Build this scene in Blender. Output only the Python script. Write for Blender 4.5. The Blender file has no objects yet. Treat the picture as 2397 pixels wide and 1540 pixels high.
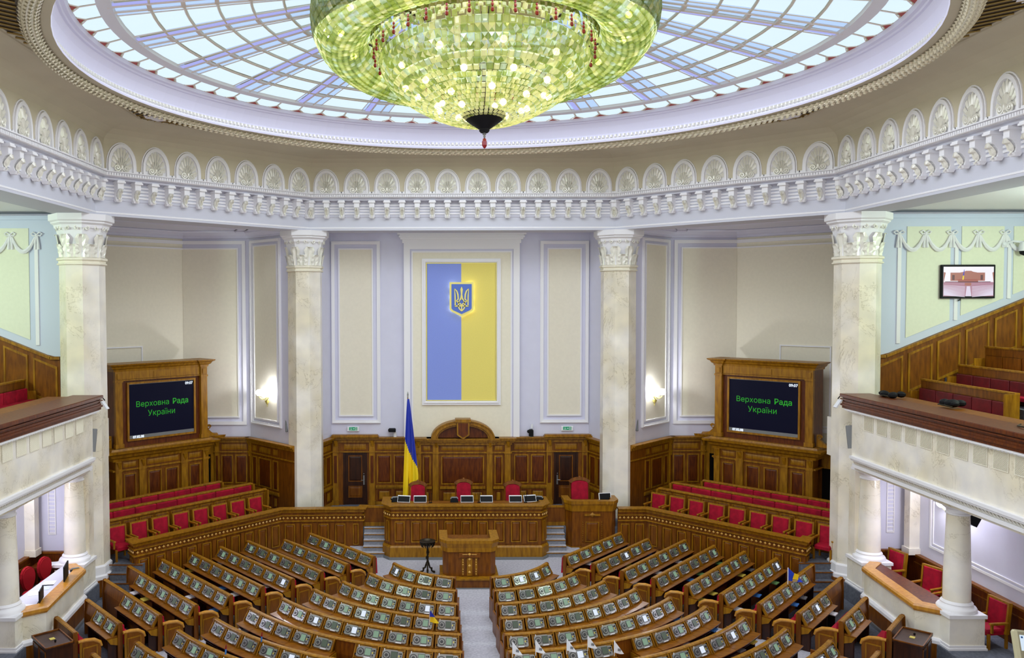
import bpy, math, random
import numpy as np
from mathutils import Matrix, Vector, Euler
random.seed(7)
R2 = math.sqrt(2.0); PI = math.pi
C = bpy.context.scene.collection
SC = bpy.context.scene
E0 = 9.5                                   # eye height above the chamber floor
def H(z): return z + E0                    # height given from eye level -> height above floor

# ------------------------------------------------------------------ camera, world, light, exposure
cam_d = bpy.data.cameras.new('camera'); cam = bpy.data.objects.new('camera', cam_d); C.objects.link(cam)
cam_d.sensor_fit = 'HORIZONTAL'; cam_d.sensor_width = 36.0
cam_d.lens = 1933.34 * 36.0 / 2397.0
cam_d.shift_x = (1198.5 - 998.49) / 2397.0
cam_d.clip_end = 200
cam.location = (-1.4409, -20.5521, E0)
cam.matrix_world = (Matrix.Translation(cam.location) @ Matrix.Rotation(-0.0009, 4, 'Z') @ Matrix.Rotation(PI/2 - 0.0330, 4, 'X')
                    @ Matrix.Rotation(-0.0022, 4, 'Z'))
SC.camera = cam
w = bpy.data.worlds.new('world'); SC.world = w; w.use_nodes = True
w.node_tree.nodes['Background'].inputs[0].default_value = (1.0, 0.97, 0.93, 1)
w.node_tree.nodes['Background'].inputs[1].default_value = 0.98
SC.view_settings.view_transform = 'Standard'; SC.view_settings.look = 'None'
SC.view_settings.exposure = 0.0; SC.view_settings.gamma = 1.0; SC.view_settings.use_curve_mapping = False
SC.cycles.max_bounces = 8; SC.cycles.diffuse_bounces = 4; SC.cycles.transparent_max_bounces = 12
SC.cycles.adaptive_threshold = 0.02; SC.cycles.sample_clamp_indirect = 4.0; SC.cycles.caustics_reflective = False; SC.cycles.caustics_refractive = False

def lamp(name, typ, loc, energy, color=(1,1,1), size=0.5, rot=(0,0,0), shape=None, spread=None):
    d = bpy.data.lights.new(name, typ); d.energy = energy; d.color = color
    if typ == 'AREA':
        d.size = size
        if shape: d.shape = shape
        if spread: d.spread = spread
    else:
        d.shadow_soft_size = size
    o = bpy.data.objects.new(name, d); o.location = loc; o.rotation_euler = rot; C.objects.link(o)
    return o
# daylight of the glazed ceiling, and the lamps of the side galleries and of the loges under them
lamp('skylight_daylight', 'AREA', (0, 0, H(6.44)), 2500, (0.86, 0.90, 1.0), 16.8, (0,0,0), 'DISK')
for s in (-1, 1):
    lamp('gallery_lamp', 'POINT', (s*17.4, 0.0, H(1.7)), 900, (0.80, 1.0, 0.86), 0.4)
    lamp('loge_lamp', 'AREA', (s*13.3, 2.6, H(-5.25)), 150, (0.80, 0.80, 1.0), 1.4, (0,0,0))

# ------------------------------------------------------------------ materials
MATS = {}
def nodes_of(m):
    m.use_nodes = True; nt = m.node_tree
    return nt, nt.nodes['Principled BSDF']
def lin(c):
    return tuple(((x/255.0)/12.92 if x/255.0 <= 0.04045 else ((x/255.0+0.055)/1.055)**2.4) for x in c)
def mat(name, rgb, rough=0.5, metal=0.0, spec=0.5, var=0.0, scale=3.0, stretch=(1,1,1), rgb2=None, bump=0.0, detail=4, coat=0.0, lo=0.35, hi=0.65):
    """principled, with the colour moving between rgb and rgb2 over a procedural noise"""
    m = bpy.data.materials.new(name); nt, b = nodes_of(m)
    b.inputs['Roughness'].default_value = rough; b.inputs['Metallic'].default_value = metal
    b.inputs['Specular IOR Level'].default_value = spec
    if coat: b.inputs['Coat Weight'].default_value = coat; b.inputs['Coat Roughness'].default_value = 0.15
    c = lin(rgb); b.inputs['Base Color'].default_value = (*c, 1)
    if rgb2 is not None or var or bump:
        c2 = lin(rgb2) if rgb2 is not None else tuple(x*(1-var) for x in c)
        tc = nt.nodes.new('ShaderNodeTexCoord'); mp = nt.nodes.new('ShaderNodeMapping')
        mp.inputs['Scale'].default_value = stretch
        nz = nt.nodes.new('ShaderNodeTexNoise'); nz.inputs['Scale'].default_value = scale; nz.inputs['Detail'].default_value = detail
        nt.links.new(tc.outputs['Object'], mp.inputs['Vector']); nt.links.new(mp.outputs[0], nz.inputs['Vector'])
        if rgb2 is not None or var:
            rp = nt.nodes.new('ShaderNodeValToRGB')
            rp.color_ramp.elements[0].position = lo; rp.color_ramp.elements[0].color = (*c, 1)
            rp.color_ramp.elements[1].position = hi; rp.color_ramp.elements[1].color = (*c2, 1)
            nt.links.new(nz.outputs['Fac'], rp.inputs['Fac']); nt.links.new(rp.outputs['Color'], b.inputs['Base Color'])
        if bump:
            bp = nt.nodes.new('ShaderNodeBump'); bp.inputs['Strength'].default_value = bump; bp.inputs['Distance'].default_value = 0.02
            nt.links.new(nz.outputs['Fac'], bp.inputs['Height']); nt.links.new(bp.outputs['Normal'], b.inputs['Normal'])
    MATS[name] = m; return m
def emis(name, rgb, strength, base=(0,0,0)):
    m = bpy.data.materials.new(name); nt, b = nodes_of(m)
    b.inputs['Base Color'].default_value = (*base, 1); b.inputs['Roughness'].default_value = 0.4
    b.inputs['Emission Color'].default_value = (*lin(rgb), 1); b.inputs['Emission Strength'].default_value = strength
    MATS[name] = m; return m

CREAM = mat('cream_plaster', (238,232,212), 0.8, spec=0.2, var=0.03, scale=9)
LAV   = mat('lavender_plaster', (217,217,235), 0.75, spec=0.2, var=0.03, scale=2)
WHITE = mat('white_moulding', (240,239,242), 0.55, spec=0.35)
BEIGE = mat('beige_cove_plaster', (206,197,172), 0.85, spec=0.2, var=0.06, scale=0.8)
ORN   = mat('silvered_white_relief', (238,236,224), 0.28, spec=0.7, metal=0.15)
STUCCO= mat('gilded_white_rope', (236,228,200), 0.22, metal=0.2, spec=0.8)
GREEN = mat('pale_green_plaster', (232,234,212), 0.8, spec=0.2, var=0.03, scale=9)
MINT  = mat('pale_blue_plaster', (208,216,234), 0.8, spec=0.2)
WOODG = mat('golden_oak', (164,114,16), 0.40, spec=0.3, rgb2=(126,82,9), scale=1.6, stretch=(7,7,1.2), detail=6, coat=0.06)
WOODR = mat('red_brown_veneer', (106,50,5), 0.38, spec=0.3, rgb2=(76,29,5), scale=1.8, stretch=(9,9,1.5), detail=6, coat=0.06)
WOODM = mat('brown_oak', (130,76,9), 0.40, spec=0.3, rgb2=(100,53,6), scale=1.6, stretch=(7,7,1.2), detail=6, coat=0.06)
WOODD = mat('dark_walnut', (58,27,9), 0.36, spec=0.35, rgb2=(38,15,6), scale=1.6, stretch=(7,7,1.2), coat=0.1)
DESKW = mat('desk_oak', (142,88,15), 0.30, spec=0.4, rgb2=(112,62,8), scale=2.0, stretch=(2,9,9), coat=0.2)
RED   = mat('crimson_velvet', (176,14,46), 0.8, spec=0.25, rgb2=(140,8,36), scale=5)
REDD  = mat('dark_red_leather', (110,16,26), 0.55, spec=0.4, rgb2=(88,10,20), scale=4)
CARPET= mat('grey_blue_carpet', (192,190,198), 0.95, spec=0.1, rgb2=(170,168,178), scale=14, detail=8)
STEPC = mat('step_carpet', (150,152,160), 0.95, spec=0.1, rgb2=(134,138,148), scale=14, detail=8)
CARPETD=mat('slate_carpet', (112,116,126), 0.95, spec=0.1, rgb2=(94,98,108), scale=14, detail=8)
GOLD  = mat('gilt', (240,228,130), 0.28, metal=0.25, spec=0.8)
BRASS = mat('dark_bronze', (62,54,40), 0.35, metal=0.8, var=0.4, scale=14)
SILVER= mat('console_aluminium', (150,150,148), 0.30, metal=0.6, spec=0.6)
SILVD = mat('console_grey', (70,70,72), 0.4, metal=0.4)
BLACK = mat('black_plastic', (14,14,18), 0.6, spec=0.2)
GREY  = mat('grey_metal', (128,130,132), 0.45, metal=0.3)
PAPER = mat('white_paper', (236,238,242), 0.7, spec=0.2)
BLUEP = mat('blue_cover', (60,120,190), 0.5); GREENP = mat('green_cover', (110,160,96), 0.5); YELP = mat('yellow_cover', (206,190,80), 0.5)
BLUEF = mat('flag_blue_panel', (140,158,232), 0.8, spec=0.2, var=0.05, scale=30)
YELF  = mat('flag_yellow_panel', (238,222,120), 0.8, spec=0.2, var=0.05, scale=30)
FLB   = mat('flag_silk_blue', (28,50,170), 0.45); FLY = mat('flag_silk_yellow', (250,214,30), 0.45)
SHB   = mat('shield_blue', (84,116,206), 0.4)
REDG  = mat('red_crystal', (126,6,12), 0.2, spec=0.4); REDSP = mat('red_spandrel', (176,54,40), 0.5)
GRILL = mat('brown_grille', (70,56,34), 0.5); GOLDL = mat('old_gold_lattice', (150,124,64), 0.35, metal=0.6)
BEIGEP= mat('beige_plastic', (206,198,160), 0.5); OFFRED = mat('office_red_cloth', (146,14,26), 0.85, spec=0.2)
VOID  = mat('painted_passage_dark', (14,11,10), 0.9, spec=0.1)  # near-black colour paints in the unlit depth of the doorways
PANE  = emis('skylight_pane', (220,242,255), 1.0)
PANE2 = emis('skylight_pane_edge', (182,212,255), 0.98)
RIBP  = emis('lavender_rib_glass', (172,178,250), 0.88)
BAR   = mat('grey_glazing_bar', (236,224,212), 0.6)
SCR   = emis('dark_led_screen', (8,9,26), 1.0, (0.002,0.002,0.006)); SCR.node_tree.nodes['Principled BSDF'].inputs['Specular IOR Level'].default_value = 0.08
TXTG  = emis('green_led_text', (26,150,26), 1.0); TXTW = emis('white_led_text', (230,240,255), 1.2)
LCDA  = emis('lcd_pale_green', (150,184,156), 0.62); LCDB = emis('lcd_grey_green', (112,130,110), 0.38); LCDW = emis('lcd_white', (225,235,250), 0.95)
SCRB  = emis('monitor_picture', (214,196,214), 1.0); GLOBE = emis('white_lamp_globe', (250,250,255), 6.0)
BULB  = emis('warm_bulb', (255,240,190), 9.0); EXITG = emis('exit_green', (20,140,96), 0.9)
KSCR  = emis('kiosk_screen', (214,230,246), 1.0)

def marble():
    m = bpy.data.materials.new('cream_marble'); nt, b = nodes_of(m)
    b.inputs['Roughness'].default_value = 0.22; b.inputs['Specular IOR Level'].default_value = 0.5
    tc = nt.nodes.new('ShaderNodeTexCoord')
    n1 = nt.nodes.new('ShaderNodeTexNoise'); n1.inputs['Scale'].default_value = 0.7; n1.inputs['Detail'].default_value = 10; n1.inputs['Roughness'].default_value = 0.68; n1.inputs['Distortion'].default_value = 0.6
    nt.links.new(tc.outputs['Object'], n1.inputs['Vector'])
    r1 = nt.nodes.new('ShaderNodeValToRGB')
    e = r1.color_ramp.elements; e[0].position = 0.492; e[0].color = (*lin((240,236,222)),1); e[1].position = 0.508; e[1].color = (*lin((240,236,222)),1)
    k = e.new(0.5); k.color = (*lin((192,184,160)),1)
    nt.links.new(n1.outputs['Fac'], r1.inputs['Fac'])
    n2 = nt.nodes.new('ShaderNodeTexNoise'); n2.inputs['Scale'].default_value = 1.7; n2.inputs['Detail'].default_value = 5
    nt.links.new(tc.outputs['Object'], n2.inputs['Vector'])
    r2 = nt.nodes.new('ShaderNodeValToRGB')
    r2.color_ramp.elements[0].position = 0.3; r2.color_ramp.elements[0].color = (*lin((252,246,232)),1)
    r2.color_ramp.elements[1].position = 0.75; r2.color_ramp.elements[1].color = (*lin((232,228,222)),1)
    nt.links.new(n2.outputs['Fac'], r2.inputs['Fac'])
    n3 = nt.nodes.new('ShaderNodeTexNoise'); n3.inputs['Scale'].default_value = 0.6
    nt.links.new(tc.outputs['Object'], n3.inputs['Vector'])
    r3 = nt.nodes.new('ShaderNodeValToRGB'); r3.color_ramp.elements[0].position = 0.42; r3.color_ramp.elements[1].position = 0.6
    nt.links.new(n3.outputs['Fac'], r3.inputs['Fac'])
    mx = nt.nodes.new('ShaderNodeMix'); mx.data_type = 'RGBA'; mx.blend_type = 'MULTIPLY'
    nt.links.new(r3.outputs['Color'], mx.inputs[0]); nt.links.new(r2.outputs['Color'], mx.inputs[6]); nt.links.new(r1.outputs['Color'], mx.inputs[7])
    nt.links.new(mx.outputs[2], b.inputs['Base Color'])
    return m
MARBLE = marble()
def glassmat(name, rgb, ft=0.42, fg=0.22):
    """cheap pressed glass: part translucent, part mirror, part clear"""
    m = bpy.data.materials.new(name); m.use_nodes = True; nt = m.node_tree; nt.nodes.clear()
    out = nt.nodes.new('ShaderNodeOutputMaterial')
    tl = nt.nodes.new('ShaderNodeBsdfTranslucent'); tl.inputs[0].default_value = (*lin(rgb),1)
    df = nt.nodes.new('ShaderNodeBsdfDiffuse'); df.inputs[0].default_value = (*[x*0.8 for x in lin(rgb)],1)
    gl = nt.nodes.new('ShaderNodeBsdfGlossy'); gl.inputs[0].default_value = (0.85,0.9,0.7,1); gl.inputs[1].default_value = 0.06
    tr = nt.nodes.new('ShaderNodeBsdfTransparent'); tr.inputs[0].default_value = (*[min(1,x*1.35+0.15) for x in lin(rgb)],1)
    a = nt.nodes.new('ShaderNodeMixShader'); a.inputs[0].default_value = 0.3
    nt.links.new(tl.outputs[0], a.inputs[1]); nt.links.new(df.outputs[0], a.inputs[2])
    b = nt.nodes.new('ShaderNodeMixShader'); b.inputs[0].default_value = fg
    nt.links.new(a.outputs[0], b.inputs[1]); nt.links.new(gl.outputs[0], b.inputs[2])
    c = nt.nodes.new('ShaderNodeMixShader'); c.inputs[0].default_value = 1-ft-fg
    nt.links.new(b.outputs[0], c.inputs[1]); nt.links.new(tr.outputs[0], c.inputs[2])
    nt.links.new(c.outputs[0], out.inputs[0])
    return m
GLA = glassmat('green_crystal', (168,176,96)); GLB = glassmat('yellow_green_crystal', (206,204,140)); GLC = glassmat('deep_green_crystal', (132,148,62))
GLD = glassmat('sea_green_crystal', (182,196,160), 0.35, 0.3)

DESKWH = mat('white_laminate', (206,206,218), 0.5, spec=0.3)
ARMO = mat('polished_light_oak', (206,146,48), 0.28, spec=0.5, rgb2=(184,122,34), scale=1.6, stretch=(7,7,1.2), coat=0.2)
BEAML = mat('grey_lavender_plaster', (206,207,218), 0.75, spec=0.2)
RINGL = mat('lightened_lavender_plaster', (226,224,244), 0.7, spec=0.2)  # lavender plaster lightened in colour, in place of light on the ring cove
STUDW = mat('pale_gilded_oak', (214,168,84), 0.3, spec=0.6)
# ------------------------------------------------------------------ mesh builder
class MB:
    def __init__(s, T=None): s.v=[]; s.f=[]; s.m=[]; s.s=[]; s.T=T
    def add(s, vs, fs, m=0, smooth=False):
        b = len(s.v)
        if s.T is not None:
            vs = [tuple(s.T @ Vector(p)) for p in vs]
            if s.T.to_3x3().determinant() < 0: fs = [tuple(reversed(f)) for f in fs]
        s.v += [tuple(p) for p in vs]
        for f in fs: s.f.append(tuple(i+b for i in f)); s.m.append(m); s.s.append(smooth)
        return s
    def box(s, x0,y0,z0,x1,y1,z1,m=0):
        if x0>x1: x0,x1=x1,x0
        if y0>y1: y0,y1=y1,y0
        if z0>z1: z0,z1=z1,z0
        return s.add([(x0,y0,z0),(x1,y0,z0),(x1,y1,z0),(x0,y1,z0),(x0,y0,z1),(x1,y0,z1),(x1,y1,z1),(x0,y1,z1)],
              [(0,3,2,1),(4,5,6,7),(0,1,5,4),(1,2,6,5),(2,3,7,6),(3,0,4,7)], m)
    def bbox(s, x0,y0,z0,x1,y1,z1,b,m=0):
        """box bevelled on its vertical and top edges"""
        pr=[(x0+b,y0),(x1-b,y0),(x1,y0+b),(x1,y1-b),(x1-b,y1),(x0+b,y1),(x0,y1-b),(x0,y0+b)]
        q=[(min(max(x,x0+b),x1-b),min(max(y,y0+b),y1-b)) for x,y in pr]
        vs=[(x,y,z0) for x,y in pr]+[(x,y,z1-b) for x,y in pr]+[(x,y,z1) for x,y in q]
        fs=[tuple(range(7,-1,-1)),tuple(range(16,24))]
        for k in (0,8):
            for i in range(8): j=(i+1)%8; fs.append((k+i,k+j,k+8+j,k+8+i))
        return s.add(vs,fs,m)
    def prism(s, poly, z0, z1, m=0, m2=None):
        a = sum(poly[i][0]*poly[(i+1)%len(poly)][1]-poly[(i+1)%len(poly)][0]*poly[i][1] for i in range(len(poly)))
        if a<0: poly=poly[::-1]
        n=len(poly); vs=[(x,y,z0) for x,y in poly]+[(x,y,z1) for x,y in poly]
        s.add(vs,[tuple(range(n-1,-1,-1))]+[(i,(i+1)%n,n+(i+1)%n,n+i) for i in range(n)],m)
        s.add([(x,y,z1) for x,y in poly],[tuple(range(n))], m if m2 is None else m2)
        return s
    def plate(s, poly, y0, y1, m=0):
        """polygon in x,z pushed along y"""
        a = sum(poly[i][0]*poly[(i+1)%len(poly)][1]-poly[(i+1)%len(poly)][0]*poly[i][1] for i in range(len(poly)))
        if a<0: poly=poly[::-1]
        if y0>y1: y0,y1=y1,y0
        n=len(poly); vs=[(x,y0,z) for x,z in poly]+[(x,y1,z) for x,z in poly]
        return s.add(vs,[tuple(range(n)),tuple(range(2*n-1,n-1,-1))]+[((i+1)%n,i,n+i,n+(i+1)%n) for i in range(n)],m)
    def sweep(s, prof, path, closed=False, m=0, ring=True, smooth=False, caps=True):
        """prof: (o,z), o to the LEFT of the path's direction; mitred corners"""
        n=len(path); P=[Vector(p[:2]) for p in path]; offs=[]
        for i in range(n):
            a = P[i]-P[i-1] if (i>0 or closed) else P[1]-P[0]
            b = P[(i+1)%n]-P[i] if (i<n-1 or closed) else P[-1]-P[-2]
            a=a.normalized(); b=b.normalized()
            na=Vector((-a.y,a.x)); nb=Vector((-b.y,b.x)); t=(na+nb)
            t=t/(1+na.dot(nb)) if (1+na.dot(nb))>0.05 else na
            offs.append(t)
        k=len(prof); vs=[]
        for i in range(n):
            zb = path[i][2] if len(path[i])>2 else 0
            for o,z in prof: q=P[i]+offs[i]*o; vs.append((q.x,q.y,z+zb))
        fs=[]
        kk = k if ring else k-1
        for i in range(n if closed else n-1):
            for j in range(kk):
                a=i*k+j; b=i*k+(j+1)%k; c=((i+1)%n)*k+(j+1)%k; d=((i+1)%n)*k+j
                fs.append((a,b,c,d))
        ar = sum(prof[j][0]*prof[(j+1)%k][1]-prof[(j+1)%k][0]*prof[j][1] for j in range(k))
        if ring and ar>0: fs=[tuple(reversed(f)) for f in fs]
        s.add(vs,fs,m,smooth)
        if ring and caps and not closed:
            f0=tuple(range(k)); f1=tuple(range((n-1)*k,n*k))
            if ar>0: f0=f0[::-1]
            else: f1=f1[::-1]
            # orientation of end caps
            s.add(vs,[f0[::-1],f1[::-1]] if False else [f0,f1],m)
        return s
    def lathe(s, prof, n=24, c=(0,0,0), m=0, smooth=True, a0=0.0, a1=2*PI, phase=0.0, flip=False):
        full = abs(a1-a0-2*PI)<1e-6; k=len(prof); nn=n if full else n+1; vs=[]
        for i in range(nn):
            a=a0+(a1-a0)*i/n+phase; ca,sa=math.cos(a),math.sin(a)
            for r,z in prof: vs.append((c[0]+r*ca,c[1]+r*sa,c[2]+z))
        fs=[]
        for i in range(n):
            i2=(i+1)%nn
            for j in range(k-1):
                f=(i*k+j,i2*k+j,i2*k+j+1,i*k+j+1)
                fs.append(f[::-1] if flip else f)
        return s.add(vs,fs,m,smooth)
    def tube(s, pts, r, n=6, m=0, closed=False, caps=True):
        P=[Vector(p) for p in pts]; N=len(P); vs=[]; up=Vector((0,0,1)); prev=None
        for i in range(N):
            a=P[i-1] if (i>0 or closed) else P[i]; b=P[(i+1)%N] if (i<N-1 or closed) else P[i]
            t=(b-a).normalized()
            if prev is None:
                u=t.cross(up)
                if u.length<1e-3: u=t.cross(Vector((1,0,0)))
            else: u=prev-t*prev.dot(t)
            u.normalize(); prev=u; w2=t.cross(u); rr=r[i] if isinstance(r,(list,tuple)) else r
            for j in range(n):
                an=2*PI*j/n; q=P[i]+(u*math.cos(an)+w2*math.sin(an))*rr; vs.append(tuple(q))
        fs=[]
        for i in range(N if closed else N-1):
            for j in range(n):
                i2=(i+1)%N; fs.append((i*n+j,i*n+(j+1)%n,i2*n+(j+1)%n,i2*n+j))
        s.add(vs,fs,m,True)
        if caps and not closed: s.add(vs,[tuple(range(n-1,-1,-1)),tuple(range((N-1)*n,N*n))],m)
        return s
    def ball(s, c, r, n=10, k=6, m=0, sz=1.0):
        return s.lathe([(max(1e-4,r*math.sin(PI*j/k)),-r*sz*math.cos(PI*j/k)) for j in range(k+1)],n,c,m,True)
    def mesh(s, name, mats):
        me=bpy.data.meshes.new(name); me.from_pydata(s.v,[],s.f)
        for x in (mats if isinstance(mats,(list,tuple)) else [mats]): me.materials.append(x)
        me.polygons.foreach_set('material_index', s.m); me.polygons.foreach_set('use_smooth', s.s)
        me.update()
        if any(s.s): me.set_sharp_from_angle(angle=math.radians(42))
        return me
    def build(s, name, mats, parent=None, loc=None, rot=None, **props):
        return place(s.mesh(name,mats), name, parent, loc, rot, **props)
def place(me, name, parent=None, loc=None, rot=None, scale=None, **props):
    o=bpy.data.objects.new(name, me); C.objects.link(o)
    if parent is not None: o.parent=parent
    if loc is not None: o.location=loc
    if rot is not None: o.rotation_euler = rot if isinstance(rot,(tuple,list)) else (0,0,rot)
    if scale is not None: o.scale=scale
    for k,v in props.items(): o[k]=v
    return o
def thing(name, label, cat, loc=(0,0,0), rz=0.0, group=None):
    o=bpy.data.objects.new(name,None); C.objects.link(o); o.empty_display_size=0.1
    o.location=loc; o.rotation_euler=(0,0,rz); o['label']=label; o['category']=cat
    if group: o['group']=group
    return o
def tag(o,label,cat,group=None):
    o['label']=label; o['category']=cat
    if group: o['group']=group
    return o
def struct(o): o['kind']='structure'; return o
def copy_tree(o, parent=None, loc=None, rz=None):
    kids=list(o.children); c=o.copy(); C.objects.link(c)
    if parent is not None: c.parent=parent
    if loc is not None: c.location=loc
    if rz is not None: c.rotation_euler=(0,0,rz)
    for k in kids: copy_tree(k,c)
    return c
def frame(px,py,pz,ang):
    """local x along angle ang, local -y towards the viewer's side (right of x), z up"""
    return Matrix.Translation((px,py,pz)) @ Matrix.Rotation(ang,4,'Z')
ORD=['first','second','third','fourth','fifth','sixth','seventh','eighth','ninth','tenth','eleventh','twelfth','thirteenth','fourteenth']
NUM=['no','one','two','three','four','five','six','seven','eight','nine','ten']
SIDE={-1:'left',1:'right'}

# ================================================================== CEILING, SKYLIGHT, CORNICE
A0 = 11.58; AD = (11.58 + 5.838) / R2          # apothems of the cornice octagon (axis sides, diagonal sides)
def octv(o):
    """visible run of the octagon at offset o: near left, left, back left, back right, right, near right"""
    a=A0+o; h=R2*(AD+o)-a
    return [(-a,-13.0),(-a,h),(-h,a),(h,a),(a,h),(a,-13.0)]
def octfull(o):
    a=A0+o; h=R2*(AD+o)-a
    return [(-a,h),(-h,a),(h,a),(a,h),(a,-h),(h,-a),(-h,-a),(-a,-h)]
def octsweep(mb, prof, m=0, smooth=False, ring=False):
    """prof: (offset, z)"""
    rings=[octv(o) for o,z in prof]; k=len(prof); vs=[]
    for i in range(6):
        for j,(o,z) in enumerate(prof): vs.append((*rings[j][i],z))
    fs=[(i*k+j,(i+1)*k+j,(i+1)*k+(j+1)%k,i*k+(j+1)%k) for i in range(5) for j in range(k if ring else k-1)]
    mb.add(vs,fs,m,smooth)
# beam carrying the cornice
mb=MB()
octsweep(mb,[(1.60,H(2.80)),(0.42,H(2.80)),(0.42,H(2.90)),(0.44,H(2.92)),(0.44,H(3.30)),(0.42,H(3.32)),(0.42,H(3.92)),(0.3,H(3.94)),(0.16,H(3.94)),(0.14,H(3.99)),(0.06,H(4.02)),(0.04,H(4.05)),(1.60,H(4.05))],0,ring=True)
beam=struct(mb.build('ceiling_beam',BEAML))
mb=MB()
for z in (3.42,3.53,3.64,3.75): octsweep(mb,[(0.44,H(z)),(0.39,H(z)),(0.39,H(z+0.06)),(0.44,H(z+0.06))],0)
octsweep(mb,[(0.45,H(2.86)),(0.41,H(2.88)),(0.41,H(2.92)),(0.45,H(2.94))],0)
mb.build('fascia_moulding',WHITE,beam)
mb=MB()
octsweep(mb,[(0.2,H(4.04)),(0.02,H(4.04)),(-0.02,H(4.07)),(0.05,H(4.12)),(0.03,H(4.16)),(-0.03,H(4.17)),(-0.03,H(4.20)),(0.2,H(4.20))],0)
cornice=struct(mb.build('trim_1',WHITE))
# reeded band of the cornice: small pieces, one joined part
def oct_edges(o):
    v=octv(o); return [(Vector(v[i]),Vector(v[i+1])) for i in range(5)]
mb=MB()
for a,b in oct_edges(0.02):
    d=(b-a); L=d.length; ang=math.atan2(d.y,d.x); n=int(L/0.085)
    for i in range(n):
        p=a+d*((i+0.5)/n)
        mb.T=frame(p.x,p.y,H(4.085),ang); mb.box(-0.026,-0.035,-0.03,0.026,0.03,0.06)
mb.T=None
o=mb.build('reeding',WHITE,cornice); o['kind']='stuff'
# brackets (modillions): one of a kind, then copies that share its mesh
def bracket_mesh():
    mb=MB()
    mb.box(-0.14,-0.36,0.53,0.14,0.02,0.58); mb.box(-0.12,-0.34,0.58,0.12,0.02,0.62)
    prof=[(0.0,0.0),(-0.13,0.0),(-0.14,0.06),(-0.12,0.12),(-0.14,0.20),(-0.20,0.28),(-0.27,0.33),(-0.29,0.36),(-0.29,0.53),(0.0,0.53)]
    vs=[(-0.10,y,z) for y,z in prof]+[(0.10,y,z) for y,z in prof]; n=len(prof)
    mb.add(vs,[tuple(range(n)),tuple(range(2*n-1,n-1,-1))]+[((i+1)%n,i,n+i,n+(i+1)%n) for i in range(n)],0)
    mb.add([(-0.08,-0.15,-0.06),(0.08,-0.15,-0.06),(0.08,-0.02,-0.06),(-0.08,-0.02,-0.06),(-0.12,-0.19,0.02),(0.12,-0.19,0.02),(0.12,0.0,0.02),(-0.12,0.0,0.02)],
       [(0,3,2,1),(4,5,6,7),(0,1,5,4),(1,2,6,5),(2,3,7,6),(3,0,4,7)],0)
    return mb.mesh('bracket',WHITE)
def acanthus_mesh():
    mb=MB(); P=[(-0.30,0.38),(-0.28,0.32),(-0.22,0.26),(-0.155,0.18),(-0.13,0.10),(-0.17,0.02)]
    W=[0.03,0.075,0.085,0.08,0.06,0.02]
    vs=[]; 
    for i,(y,z) in enumerate(P):
        k=0.03 if i%2 else 0.0
        for u,l in ((-1,-0.02),(-0.5,-0.055-k),(0,-0.03),(0.5,-0.055-k),(1,-0.02)): vs.append((u*W[i],y+l,z+l))
    fs=[(i*5+j,i*5+j+1,i*5+j+6,i*5+j+5) for i in range(5) for j in range(4)]
    mb.add(vs,fs,0,False)
    return mb.mesh('acanthus_leaf',ORN)
BR=bracket_mesh(); AC=acanthus_mesh()
for k,(a,b) in enumerate(oct_edges(0.42)):
    d=b-a; L=d.length; ang=math.atan2(d.y,d.x)
    n=round((L-0.24)/0.592); 
    for i in range(n+1):
        t=(0.12+(L-0.24)*i/n)/L; p=a+d*t
        if p.y<-3.2: continue
        br=place(BR,'bracket',cornice,(p.x,p.y,H(3.32)),ang)
        place(AC,'acanthus_leaf',br)
# frieze of arched niches standing on the cornice
def arch_pts(w,h,n=14,base=0.0):
    """pointed-parabolic outline from left foot over the top to the right foot"""
    out=[(-w,base)]
    for i in range(n+1):
        a=PI-PI*i/n; out.append((w*math.cos(a)*(0.90+0.10*abs(math.cos(a))), 0.22*h+0.78*h*math.sin(a)**0.9))
    out.append((w,base)); return out
def band(mb,outer,inner,y0,y1,m=0):
    n=len(outer); vs=[(x,y1,z) for x,z in outer]+[(x,y1,z) for x,z in inner]+[(x,y0,z) for x,z in outer]+[(x,y0,z) for x,z in inner]
    fs=[]
    for i in range(n-1):
        fs+=[(i,i+1,n+i+1,n+i),(2*n+i,2*n+i+1,i+1,i),(n+i,n+i+1,3*n+i+1,3*n+i)]
    mb.add(vs,fs,m)
def arch_mesh():
    mb=MB(); o1=arch_pts(0.50,0.95); i1=arch_pts(0.47,0.91); o2=arch_pts(0.455,0.895); i2=arch_pts(0.375,0.79)
    band(mb,o1,i1,0.02,-0.035); band(mb,o2,i2,0.02,-0.075)
    mb.box(-0.60,0.02,-0.02,-0.47,-0.04,0.07); mb.box(0.47,0.02,-0.02,0.60,-0.04,0.07)
    return mb.mesh('arch_frame',WHITE)
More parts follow.
